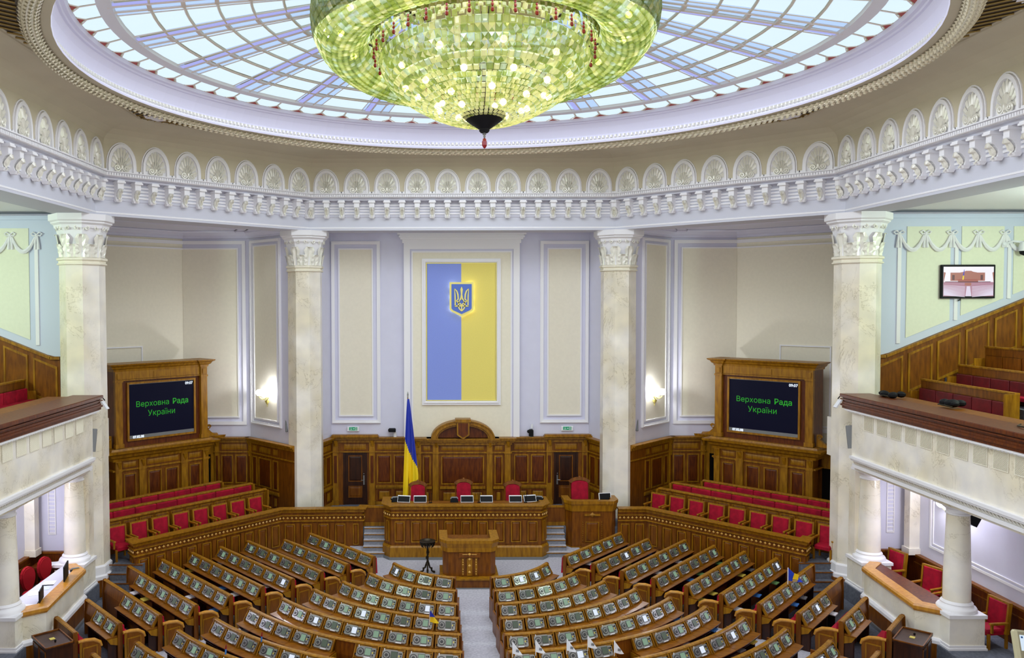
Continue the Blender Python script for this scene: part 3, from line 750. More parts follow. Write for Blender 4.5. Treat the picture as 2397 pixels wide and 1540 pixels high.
# ================================================================== PANELLING
def raised(T,parent,x0,x1,z0,z1,y,mats=None,mw=0.05,th=0.03,name='panel'):
    """a framed raised panel: gold moulding round a red-brown field"""
    mb=MB(T); tube_rect(mb,x0,x1,z0,z1,mw,y,y-th,0)
    w_=x1-x0; h_=z1-z0; b=min(0.06,w_*0.12)
    a=[(x0+mw,y-0.004,z0+mw),(x1-mw,y-0.004,z0+mw),(x1-mw,y-0.004,z1-mw),(x0+mw,y-0.004,z1-mw)]
    c=[(x0+mw+b,y-th*0.8,z0+mw+b),(x1-mw-b,y-th*0.8,z0+mw+b),(x1-mw-b,y-th*0.8,z1-mw-b),(x0+mw+b,y-th*0.8,z1-mw-b)]
    mb.add(a+c,[(0,1,5,4),(1,2,6,5),(2,3,7,6),(3,0,4,7),(4,5,6,7)],1)
    return mb.build(name,mats or [WOODG,WOODR],parent)
def bracketlet(mb,x,z,y,m=0):
    mb.add([(x-0.09,y,z+0.16),(x+0.09,y,z+0.16),(x+0.09,y,z-0.10),(x-0.09,y,z-0.10),(x-0.07,y-0.10,z+0.16),(x+0.07,y-0.10,z+0.16),(x,y-0.02,z-0.10)],
           [(0,1,5,4),(4,5,6),(0,4,6,3),(5,1,2,6),(3,6,2)],m)
ZT=H(-5.70)       # top of the panelling
def panelling(name,p,q,bays,zb=None,cornice=True,off=0.06,frieze_mat=None):
    """bays: list of (x0,x1,kind); kinds p1/p2/p3 = that many tall panels, door = opening, pil = pilaster"""
    zb=ZP if zb is None else zb
    d=Vector(q)-Vector(p); L=d.length; ang=math.atan2(d.y,d.x); T=frame(p[0],p[1],0,ang)
    root=MB(T)
    xs=[b for b in bays if b[2]=='door']; cur=0
    for b in xs: root.box(cur,0,zb,b[0],-off,ZT-0.12); root.box(b[0],0,H(-6.38),b[1],-off,ZT-0.12); cur=b[1]
    root.box(cur,0,zb,L,-off,ZT-0.12)
    R=struct(root.build(name,WOODM))
    mb=MB(T)
    if cornice:
        mb.box(0,0,ZT-0.14,L,-off-0.10,ZT-0.08); mb.box(0,0,ZT-0.08,L,-off-0.2,ZT-0.03); mb.box(0,0,ZT-0.03,L,-off-0.24,ZT); mb.box(0,0,ZT-0.24,L,-off-0.05,ZT-0.14)
    mb.box(0,-off,H(-6.36),L,-off-0.05,H(-6.31))
    mb.build('cornice',WOODG,R)
    for x0,x1,k in bays:
        if k=='pil':
            mb=MB(T); mb.box(x0,-off,zb,x1,-off-0.06,H(-6.36)); mb.box(x0-0.03,-off,zb,x1+0.03,-off-0.10,zb+0.2); mb.box(x0+0.06,-off-0.06,zb+0.95,x1-0.06,-off-0.085,H(-6.5),1)
            mb.box(x0-0.02,-off,H(-6.36),x1+0.02,-off-0.09,H(-6.3)); mb.box(x0,-off,H(-6.3),x1,-off-0.06,ZT-0.24); bracketlet(mb,(x0+x1)/2,H(-6.0),-off-0.06)
            mb.build('pilaster',[WOODG,WOODR],R)
        elif k[0]=='p':
            n=int(k[1:]); wd=(x1-x0)/n
            raised(T,R,x0+0.04,x1-0.04,H(-6.27),ZT-0.28,-off,[WOODM,WOODG],0.03,0.02,'frieze_panel')
            for i in range(n):
                raised(T,R,x0+wd*i+0.05,x0+wd*(i+1)-0.05,H(-7.68),H(-6.46),-off)
                raised(T,R,x0+wd*i+0.08,x0+wd*(i+1)-0.08,H(-8.42),H(-7.95),-off,[WOODR,WOODG])
            mb=MB(T); mb.box(x0,-off,H(-7.84),x1,-off-0.07,H(-7.76)); mb.box(x0,-off,H(-7.9),x1,-off-0.04,H(-7.84)); mb.box(x0,-off,zb,x1,-off-0.05,zb+0.14); mb.build('dado_rail',WOODG,R)
        elif k=='door':
            raised(T,R,x0+0.02,x1-0.02,H(-6.27),ZT-0.28,-off,[WOODM,WOODG],0.03,0.02,'frieze_panel')
    return R,T,L
def door(name,T,x0,x1,hinge):
    mb=MB(T); mb.box(x0,0.02,ZP,x1,-0.02,H(-6.38)); D=struct(mb.build(name,WOODD))
    raised(T,D,x0+0.22,x1-0.22,H(-7.62),H(-6.5),-0.02,[WOODM,WOODD],0.04,0.02)
    raised(T,D,x0+0.22,x1-0.22,H(-8.3),H(-7.8),-0.02,[WOODM,WOODM],0.04,0.02)
    mb=MB(T); mb.box(x0,0.0,ZP,x0+0.09,-0.06,H(-6.4)); mb.box(x1-0.09,0,ZP,x1,-0.06,H(-6.4)); mb.build('door_frame',WOODD,D)
    xh=x1-0.15 if hinge>0 else x0+0.15
    mb=MB(T); mb.box(xh-0.03,-0.02,H(-7.75),xh+0.03,-0.04,H(-7.35)); mb.tube([(xh,-0.04,H(-7.55)),(xh,-0.09,H(-7.55)),(xh-0.12*hinge,-0.09,H(-7.55))],0.015,5); mb.ball((xh,-0.05,H(-7.28)),0.025,6,4)
    mb.build('door_handle',SILVER,D)
# the back wall: chairman bay in the middle, a door on either side
xo=5.45; yb=YW-0.02
bk=[(0.06,0.30,'pil'),(0.49,1.52,'door'),(1.60,1.84,'pil'),(1.88,3.30,'p2'),(7.68,9.1,'p2'),(9.10,9.34,'pil'),(9.42,10.45,'door'),(10.6,10.84,'pil')]
R,T,L=panelling('panelling_back',(-5.45,yb),(5.45,yb),bk)
door('door_1',T,0.49,1.52,1); door('door_2',T,9.42,10.45,-1)
for x0,x1 in ((0.0,2.02),(8.98,11.0)):
    mb=MB(T); mb.box(x0,0,ZT-0.02,x1,-0.30,ZT+0.05); mb.box(x0+0.04,0,ZT+0.05,x1-0.04,-0.26,ZT+0.1); mb.build('door_head',WOODG,R)
th=thing('chairman_backdrop','carved wooden backdrop with arched pediment and shield behind the three red chairs','panelling',(0.06,13.95,ZP))
def Tl(y=0.0): return None
hb=ZP
mb=MB(); mb.box(-2.0,0,0,2.06,0.32,ZT-hb-0.1); mb.build('back_board',WOODM,th)
mb=MB()
for z0,z1,e in ((-0.30,-0.2,0.02),(-0.2,-0.12,0.08),(-0.12,-0.05,0.16),(-0.05,0.0,0.2)):
    mb.box(-2.02-e,-0.04-e,ZT-hb+z0,2.08+e,0.33,ZT-hb+z1); mb.box(-1.28-e,-0.12-e,ZT-hb+z0,1.36+e,0.33,ZT-hb+z1)
mb.box(-2.04,-0.06,H(-6.36)-hb,2.1,0.0,H(-6.30)-hb); mb.build('cornice',WOODG,th)
for x0,x1 in ((-1.98,-1.72),(-1.22,-0.98),(1.04,1.28),(1.80,2.04)):
    mb=MB(); mb.box(x0,0.0,0,x1,-0.09,ZT-hb-0.3); mb.box(x0-0.03,0,0,x1+0.03,-0.13,0.24); mb.box(x0-0.02,0,H(-6.37)-hb,x1+0.02,-0.12,H(-6.29)-hb); bracketlet(mb,(x0+x1)/2,H(-6.0)-hb,-0.09); mb.build('pilaster',WOODG,th)
for x0,x1 in ((-1.68,-1.26),(-0.92,0.98),(1.32,1.76)):
    raised(None,th,x0+0.03,x1-0.03,H(-6.26)-hb,ZT-0.33-hb,0,[WOODM,WOODG],0.03,0.02,'frieze_panel')
    raised(None,th,x0+0.05,x1-0.05,H(-7.68)-hb,H(-6.46)-hb,0)
    raised(None,th,x0+0.08,x1-0.08,H(-8.42)-hb,H(-7.95)-hb,0,[WOODR,WOODG])
    mb=MB(); mb.box(x0,0,H(-7.86)-hb,x1,-0.08,H(-7.76)-hb); mb.build('dado_rail',WOODG,th)
# segmental pediment
mb=MB(); zc=ZT-hb; n=22; out=[];inn=[];in2=[]
def pedarc(w_,h_): return [(0.04+w_*math.cos(PI-PI*i/n),zc+h_*math.sin(PI-PI*i/n)) for i in range(n+1)]
band(mb,pedarc(1.28,0.72),pedarc(1.12,0.60),0.1,-0.30); band(mb,pedarc(1.12,0.60),pedarc(1.04,0.52),0.1,-0.22); band(mb,pedarc(1.33,0.76),pedarc(1.28,0.72),0.28,-0.34)
mb.build('pediment_moulding',WOODG,th)
mb=MB(); mb.plate(pedarc(1.06,0.54),0.12,-0.08); mb.build('pediment_field',WOODR,th)
mb=MB(); mb.plate([(-0.22,zc+0.72),(0.30,zc+0.72),(0.30,zc+0.16),(0.04,zc-0.02),(-0.22,zc+0.16)],0.1,-0.38); mb.box(-0.28,-0.42,zc+0.70,0.36,0.1,zc+0.82)
mb.build('keystone_shield',WOODG,th)
mb=MB(); mb.plate([(-0.16,zc+0.66),(0.24,zc+0.66),(0.24,zc+0.2),(0.04,zc+0.07),(-0.16,zc+0.2)],-0.37,-0.40); mb.build('shield_field',WOODR,th)
# side panelling
for s in (-1,1):
    nm=SIDE[s]
    def pp(name,p,q,bays):
        d=(Vector(q)-Vector(p)).length
        if s==1: p,q=(-q[0],q[1]),(-p[0],p[1]); bays=[(d-b[1],d-b[0],b[2]) for b in bays]
        return panelling(name,p,q,bays)
    pp('panelling_pier_'+nm,(-5.93,12.9),(-5.47,YW-0.04),[(0.12,1.32,'p2')])
    pp('panelling_sconce_'+nm,(-8.92,14.36),(-6.62,12.06),[(0.02,0.2,'pil'),(0.22,0.68,'p1'),(0.70,1.7,'p1'),(1.72,2.2,'p1')])
    pp('panelling_niche_'+nm,(-11.4,14.36),(-8.92,14.36),[(1.0,1.2,'pil'),(1.22,2.42,'p2')])
# ================================================================== SCREEN SURROUNDS
def txt(s_,size,mt,name,parent,loc,rot=(PI/2,0,0),al='CENTER',bold=0.0):
    """flat lettering; the letter n (Cyrillic) is drawn here because the font's own outline fills badly"""
    cu=bpy.data.curves.new(name,'FONT'); cu.body=s_.replace('н','и'); cu.size=size; cu.align_x=al; cu.offset=bold; cu.resolution_u=3
    to=bpy.data.objects.new(name+'_c',cu); C.objects.link(to)
    dg=bpy.context.evaluated_depsgraph_get(); me=bpy.data.meshes.new_from_object(to.evaluated_get(dg)); me.name=name
    bpy.data.objects.remove(to,do_unlink=True)
    if 'н' in s_:
        par=list(range(len(me.vertices)))
        def root(i):
            while par[i]!=i: i=par[i]
            return i
        for p in me.polygons:
            for v in p.vertices: par[root(v)]=root(p.vertices[0])
        isl={}
        for i in range(len(me.vertices)): isl.setdefault(root(i),[]).append(i)
        iw=sorted([(min(me.vertices[i].co.x for i in v),r) for r,v in isl.items() if len(v)==12])
        order=[k for k in s_ if k in 'ни']; kill={iw[k][1] for k in range(min(len(iw),len(order))) if order[k]=='н'}
        mb=MB(); 
        for v in me.vertices: mb.v.append(tuple(v.co))
        for p in me.polygons:
            if root(p.vertices[0]) not in kill: mb.f.append(tuple(p.vertices)); mb.m.append(0); mb.s.append(False)
        for r in kill:
            xs=[me.vertices[i].co.x for i in isl[r]]; ys=[me.vertices[i].co.y for i in isl[r]]; x0,x1,y0,y1=min(xs),max(xs),min(ys),max(ys); w_=(x1-x0)*0.2; m_=(y0+y1)/2
            for q in ((x0,y0,x0+w_,y1),(x1-w_,y0,x1,y1),(x0+w_,m_-w_*0.45,x1-w_,m_+w_*0.45)): mb.add([(q[0],q[1],0),(q[2],q[1],0),(q[2],q[3],0),(q[0],q[3],0)],[(0,1,2,3)])
        me=mb.mesh(name,mt)
    else: me.materials.clear(); me.materials.append(mt)
    return place(me,name,parent,loc,rot)
for s in (-1,1):
    nm=SIDE[s]
    t=thing('screen_surround','tall carved wooden surround on the %s holding a dark screen with green Ukrainian words'%nm,'screen cabinet',(s*11.795,11.795,ZP), PI/4 if s<0 else -PI/4)
    zc=lambda z: H(z)-ZP
    W=1.95
    # lower storey
    mb=MB(); mb.box(-W,0,0,W,0.5,zc(-6.0)); mb.box(-W-1.3,0.9,0,W+1.3,1.0,zc(-6.0)); mb.build('base_board',WOODM,t)
    mb=MB()
    base=[(-W-1.6,0.9),(-W-0.05,0.9),(-W-0.05,0.0),(W+0.05,0.0),(W+0.05,0.9),(W+1.6,0.9)]
    mb.sweep([(0.3,zc(-6.02)),(-0.04,zc(-6.02)),(-0.06,zc(-5.92)),(-0.16,zc(-5.86)),(-0.18,zc(-5.76)),(-0.34,zc(-5.70)),(-0.36,zc(-5.62)),(0.3,zc(-5.62))],base)
    mb.sweep([(0.3,zc(-5.62)),(-0.14,zc(-5.62)),(-0.10,zc(-5.54)),(0.3,zc(-5.52))],base)
    mb.sweep([(0.1,zc(-6.40)),(-0.05,zc(-6.40)),(-0.05,zc(-6.34)),(0.1,zc(-6.34))],base)
    mb.box(-W-0.02,0.0,0,W+0.02,-0.06,0.16)
    mb.build('cornice',WOODG,t)
    for x0,x1 in ((-1.95,-1.72),(-1.02,-0.74),(0.74,1.02),(1.72,1.95)):
        mb=MB(); mb.box(x0,0,0,x1,-0.08,zc(-6.02)); mb.box(x0-0.02,0,zc(-6.42),x1+0.02,-0.10,zc(-6.33)); bracketlet(mb,(x0+x1)/2,zc(-6.2),-0.08); mb.build('pilaster',WOODG,t)
    for x0,x1,n in ((-1.70,-1.04,1),(-0.72,0.72,2),(1.04,1.70,1)):
        raised(None,t,x0+0.03,x1-0.03,zc(-6.30),zc(-6.05),0,[WOODM,WOODG],0.03,0.02,'frieze_panel')
        wd=(x1-x0)/n
        for i in range(n): raised(None,t,x0+i*wd+0.08,x0+(i+1)*wd-0.08,zc(-8.1),zc(-6.52),0)
    # doorway wings beside the lower storey
    for g in (-1,1):
        mb=MB(); mb.box(g*(W+0.02),0.85,0,g*(W+0.62),0.9,zc(-6.42)); mb.build('doorway_dark_sheet',VOID,t)  # flat dark sheet stands for the shade inside the opening
        mb=MB(); mb.box(g*(W+0.62),0.80,0,g*(W+1.3),0.9,zc(-5.9)); mb.box(g*(W+0.02),0.8,zc(-6.42),g*(W+1.3),0.9,zc(-5.9)); mb.build('door_jamb',WOODG,t)
        mb=MB(); n=14; pts=[]
        for i in range(n): pts.append((g*(W+0.04+0.5*(i/(n-1))),0.25,zc(-5.50)+0.42*(1-i/(n-1))**2+0.03))
        poly=[(p[0],p[2]) for p in pts]+[(g*(W+0.54),zc(-5.52)),(g*(W+0.04),zc(-5.52))]
        mb.plate(poly,0.30,0.16); 
        sp=[(g*(W+0.16+0.10*math.cos(a)*(1-a/14)),0.14,zc(-5.14)+0.10*math.sin(a)*(1-a/14)) for a in np.linspace(0,9,18)]; mb.tube(sp,0.025,5)
        mb.build('side_scroll',WOODG,t)
    # screen storey
    mb=MB(); mb.box(-W+0.02,0.06,zc(-5.54),W-0.02,0.95,zc(-2.55)); mb.build('cabinet',WOODR,t)
    for x0,x1 in ((-W+0.02,-W+0.30),(W-0.30,W-0.02)):
        mb=MB(); mb.box(x0,0.06,zc(-5.52),x1,-0.08,zc(-2.60)); mb.box(x0-0.03,0.06,zc(-5.52),x1+0.03,-0.11,zc(-5.36)); mb.box(x0-0.02,0.06,zc(-3.02),x1+0.02,-0.11,zc(-2.95)); mb.box(x0+0.07,-0.08,zc(-2.9),x1-0.07,-0.11,zc(-2.7))
        mb.build('pilaster',WOODG,t)
    mb=MB(); pth=[(-W-0.03,0.95),(-W-0.03,-0.08),(-W+0.32,-0.08),(-W+0.32,0.0),(W-0.32,0.0),(W-0.32,-0.08),(W+0.03,-0.08),(W+0.03,0.95)]
    mb.sweep([(0.2,zc(-2.62)),(0.0,zc(-2.62)),(-0.02,zc(-2.54)),(-0.08,zc(-2.50)),(-0.12,zc(-2.42)),(-0.2,zc(-2.38)),(-0.22,zc(-2.33)),(0.2,zc(-2.33))],pth)
    mb.box(-W,0.0,zc(-2.40),W,0.95,zc(-2.335)); mb.box(-W+0.3,0.02,zc(-2.98),W-0.3,-0.03,zc(-2.93)); mb.build('crown',WOODG,t)
    mb=MB(); mb.box(-W+0.32,0.04,zc(-2.92),W-0.32,-0.01,zc(-2.62)); mb.box(-0.35,-0.01,zc(-2.88),0.35,-0.03,zc(-2.66)); mb.build('frieze_board',WOODG,t)
    mb=MB(); tube_rect(mb,-1.44,1.44,zc(-5.30),zc(-3.05),0.075,0.06,-0.02); mb.build('screen_frame',WOODG,t)
    mb=MB(); mb.box(-1.365,0.05,zc(-5.225),1.365,0.03,zc(-3.125)); sc=mb.build('screen',SCR,t)
    mb=MB(); mb.box(-1.365,0.05,zc(-5.225),1.365,0.015,zc(-5.10)); mb.box(-1.365,0.05,zc(-3.145),1.365,0.015,zc(-3.125)); mb.build('grey_bezel',GREY,t)
    k=-zc(0)*0
    txt('Верховна',0.300,TXTG,'lettering',sc,(-1.09,0.022,zc(-4.02)),al='LEFT',bold=0.0)
    txt('Рада',0.300,TXTG,'lettering',sc,(1.14,0.022,zc(-4.02)),al='RIGHT',bold=0.004)
    txt('України',0.312,TXTG,'lettering',sc,(-0.02,0.022,zc(-4.40)),bold=0.0)
    txt('09:07',0.15,TXTW,'clock_digits',sc,(1.33,0.024,zc(-3.29)),al='RIGHT',bold=0.004)
    txt('07.02.08',0.13,TXTW,'date_digits',sc,(-1.22,0.010,zc(-5.21)),al='LEFT',bold=0.006)

# ================================================================== PRESIDIUM, LECTERNS, BALUSTRADES
STUD=MB().add([(-0.05,0,0),(0,0,-0.055),(0.05,0,0),(0,0,0.055),(0,-0.045,0)],[(0,1,4),(1,2,4),(2,3,4),(3,0,4)],0).mesh('stud',STUDW)
def fronted(parent,path,zt,zb,rail=0.10,npan=None,base=0.35,studs=True,loc=(0,0,0),pitch=0.62):
    """panelled front swept along a path; room side is to the right of the path's direction"""
    mb=MB(); z=zt
    mb.sweep([(0.05,zb),(0.0,zb),(0.0,z-0.02),(0.05,z-0.02)],path); mb.build('front_board',WOODM,parent)
    mb=MB()
    mb.sweep([(0.22,z-0.06),(-0.10,z-0.06),(-0.14,z-0.03),(-0.14,z),(0.22,z)],path)
    mb.sweep([(0.03,z-0.16),(-0.05,z-0.16),(-0.08,z-0.06),(0.03,z-0.06)],path)
    mb.sweep([(0.02,z-0.28),(-0.06,z-0.28),(-0.06,z-0.25),(0.02,z-0.25)],path)
    mb.sweep([(0.02,z-0.50),(-0.06,z-0.50),(-0.06,z-0.46),(0.02,z-0.46)],path)
    mb.build('top_rail',WOODG,parent)
    mb=MB(); mb.sweep([(0.02,zb),(-0.10,zb),(-0.10,zb+base-0.06),(-0.05,zb+base),(0.02,zb+base)],path); mb.build('plinth',WOODG,parent)
    for i in range(len(path)-1):
        a=Vector(path[i]); b=Vector(path[i+1]); d=b-a; L=d.length; ang=math.atan2(d.y,d.x); T=frame(a.x,a.y,0,ang)
        if L<0.25: continue
        n=max(1,round(L/pitch)); wd=L/n
        for k in range(n):
            m_=0.30*wd if n>1 else 0.2*wd
            raised(T,parent,wd*(k+0.5)-m_,wd*(k+0.5)+m_,zb+base+0.12,z-0.60,0,[WOODG,WOODM],0.035,0.04)
            if k>0:
                mb=MB(T); mb.box(wd*k-0.07,0,zb+base+0.06,wd*k+0.07,-0.035,z-0.56); mb.build('stile',WOODM,parent)
        if studs:
            ns=max(1,round(L/0.155))
            for k in range(ns):
                u=L*(k+0.5)/ns; q=a+d.normalized()*u
                place(STUD,'stud',parent,(q.x+ (d.y/L)*0.03, q.y-(d.x/L)*0.03, z-0.37),ang)
pr=thing('presidium_desk','long carved wooden presidium desk with a row of diamond studs below the flag panel','desk',(0.03,9.7,0))
zt=H(-7.5)
PP=[(-3.0,1.35),(-3.0,0.32),(-2.76,0.0),(2.76,0.0),(3.0,0.32),(3.0,1.35)]
fronted(pr,PP,zt,0.08,npan=9,base=0.42)
mb=MB(); mb.prism([(-2.95,1.4),(-2.95,0.34),(-2.74,0.03),(2.74,0.03),(2.95,0.34),(2.95,1.4)],0.1,zt-0.24,0,1); mb.build('desk_top',[WOODM,WOODG],pr)
mb=MB(); mb.box(-2.55,0.5,zt-0.25,2.55,0.9,zt-0.06); mb.build('inner_shelf',DESKW,pr)
mb=MB(); mb.sweep([(0.3,0),(-0.16,0),(-0.16,0.09),(0.3,0.09)],PP); mb.build('skirting',GREY,pr)
for s in (-1,1):
    b=thing('barrier_panel','low plain wooden barrier panel between the presidium desk and the %s'%('left balustrade' if s<0 else 'single lectern'),'barrier',(s*3.4,10.95,ZP))
    mb=MB(); mb.box(-0.5,-0.03,0,0.5,0.03,0.72); mb.build('board',WOODM,b)
    mb=MB(); mb.box(-0.5,-0.05,0.70,0.5,0.05,0.77); mb.build('rail',WOODG,b); mb=MB(); mb.box(-0.5,-0.045,0.0,0.5,0.045,0.14); mb.build('kickboard',WOODG,b)
# tribune in the middle of the floor
tr=thing('speaker_tribune','wooden speaker rostrum with raised rim and carved front at the head of the aisle','lectern',(0.0,6.75,0))
mb=MB(); mb.box(-0.98,-0.25,0.0,0.98,1.2,0.30,0); mb.box(-0.98,-0.28,0.28,0.98,1.2,0.33,1); mb.box(-1.0,-0.30,0.0,1.0,1.2,0.03,2); mb.build('plinth',[WOODM,WOODG,GREY],tr)
body=[(-0.88,1.1),(-0.88,0.22),(-0.70,0.0),(0.70,0.0),(0.88,0.22),(0.88,1.1)]
mb=MB(); mb.prism(body,0.33,1.42); mb.build('body',WOODM,tr)
rim=[(-0.92,1.25),(-0.92,0.2),(-0.72,-0.02),(0.72,-0.02),(0.92,0.2),(0.92,1.25)]
mb=MB(); mb.sweep([(0.20,1.40),(-0.06,1.40),(-0.08,1.46),(-0.08,1.55),(0.20,1.55)],rim); mb.sweep([(0.02,1.16),(-0.03,1.16),(-0.03,1.30),(-0.06,1.40),(0.02,1.40)],rim); mb.build('rim',WOODG,tr)
mb=MB(); mb.box(-0.36,0,0.98,0.36,-0.07,1.14); mb.build('name_board',WOODM,tr)
mb=MB(); mb.box(-0.24,-0.07,1.08,-0.07,-0.09,1.10,1); mb.box(0.07,-0.07,1.08,0.24,-0.09,1.10,1); mb.add([(-0.06,-0.07,1.09),(0,-0.07,1.03),(0.06,-0.07,1.09),(0,-0.07,1.14),(0,-0.13,1.09)],[(0,1,4),(1,2,4),(2,3,4),(3,0,4)],1)
mb.build('name_board_carving',[WOODM,STUDW],tr)
for x0,x1,y in ((-0.26,-0.18,-0.035),(0.18,0.26,-0.035),(-0.09,0.09,-0.045)): mb=MB(); mb.box(x0,0,0.36,x1,y,0.96); mb.build('carved_strip',WOODG,tr)
BD0=MB().ball((0,0,0),0.022,6,4,0).mesh('carved_bead',STUDW)
for z in (0.42,0.50,0.58,0.74,0.82,0.9):
    for x in (-0.22,0.22): place(BD0,'carved_bead',tr,(x,-0.045,z))
for z in (0.48,0.70,0.92): place(STUD,'stud',tr,(0,-0.045,z))
# single lectern on the right
lc=thing('side_lectern','single wooden lectern desk with a carved panel right of the presidium desk','lectern',(4.85,10.5,0))
lp=[(-0.95,0.9),(-0.95,0.28),(-0.76,0.0),(0.76,0.0),(0.95,0.28),(0.95,0.9)]
mb=MB(); mb.prism(lp,0.0,H(-7.7)); mb.build('body',WOODM,lc)
mb=MB(); mb.sweep([(0.18,H(-7.72)),(-0.06,H(-7.72)),(-0.09,H(-7.66)),(-0.09,H(-7.55)),(0.18,H(-7.55))],lp); mb.sweep([(0.02,H(-7.95)),(-0.03,H(-7.95)),(-0.06,H(-7.72)),(0.02,H(-7.72))],lp); mb.build('rim',WOODG,lc); mb=MB(); mb.sweep([(0.02,0),(-0.06,0),(-0.06,0.2),(0.02,0.2)],lp); mb.build('plinth',WOODG,lc)
mb=MB(); mb.box(-0.3,0,H(-8.12),0.3,-0.05,H(-8.05),1); mb.add([(-0.12,-0.05,H(-8.08)),(0,-0.05,H(-8.16)),(0.12,-0.05,H(-8.08)),(0,-0.05,H(-7.98)),(0,-0.1,H(-8.08))],[(0,1,4),(1,2,4),(2,3,4),(3,0,4)],1)
mb.build('name_board',[WOODM,WOODG],lc); BD=MB().ball((0,0,0),0.022,6,4,0).mesh('carved_bead',WOODG)
for i in range(9):
    for x in (-0.36,0.36): place(BD,'carved_bead',lc,(x,-0.02,H(-9.05)+i*0.085))
mb=MB(); mb.box(-0.42,0,H(-9.35),0.42,-0.04,H(-9.16)); mb.build('foot_board',WOODM,lc); mb=MB(); mb.plate([(-0.18,H(-8.75)),(0.18,H(-8.75)),(0.18,H(-8.98)),(0,H(-9.1)),(-0.18,H(-8.98))],0,-0.045); mb.build('front_carving',[WOODM,WOODG],lc)
raised(None,lc,-0.26,0.26,H(-9.12),H(-8.35),0,[WOODG,WOODM],0.03,0.03)
# balustrades of the government boxes
for s in (-1,1):
    b=thing('box_balustrade','panelled wooden balustrade with diamond studs in front of the %s rows of red chairs'%SIDE[s],'balustrade',(s*7.0,10.7,0))
    path=[(-11.35,6.75),(-11.0,6.3),(-6.95,10.62),(-4.4,10.72),(-3.86,10.72),(-3.80,11.2)] if s<0 else [(5.85,10.62),(6.95,10.62),(11.0,6.3),(11.35,6.75)]
    path=[(x-s*7.0,y-10.7) for x,y in path]
    fronted(b,path,H(-7.85),0.0,base=0.12)

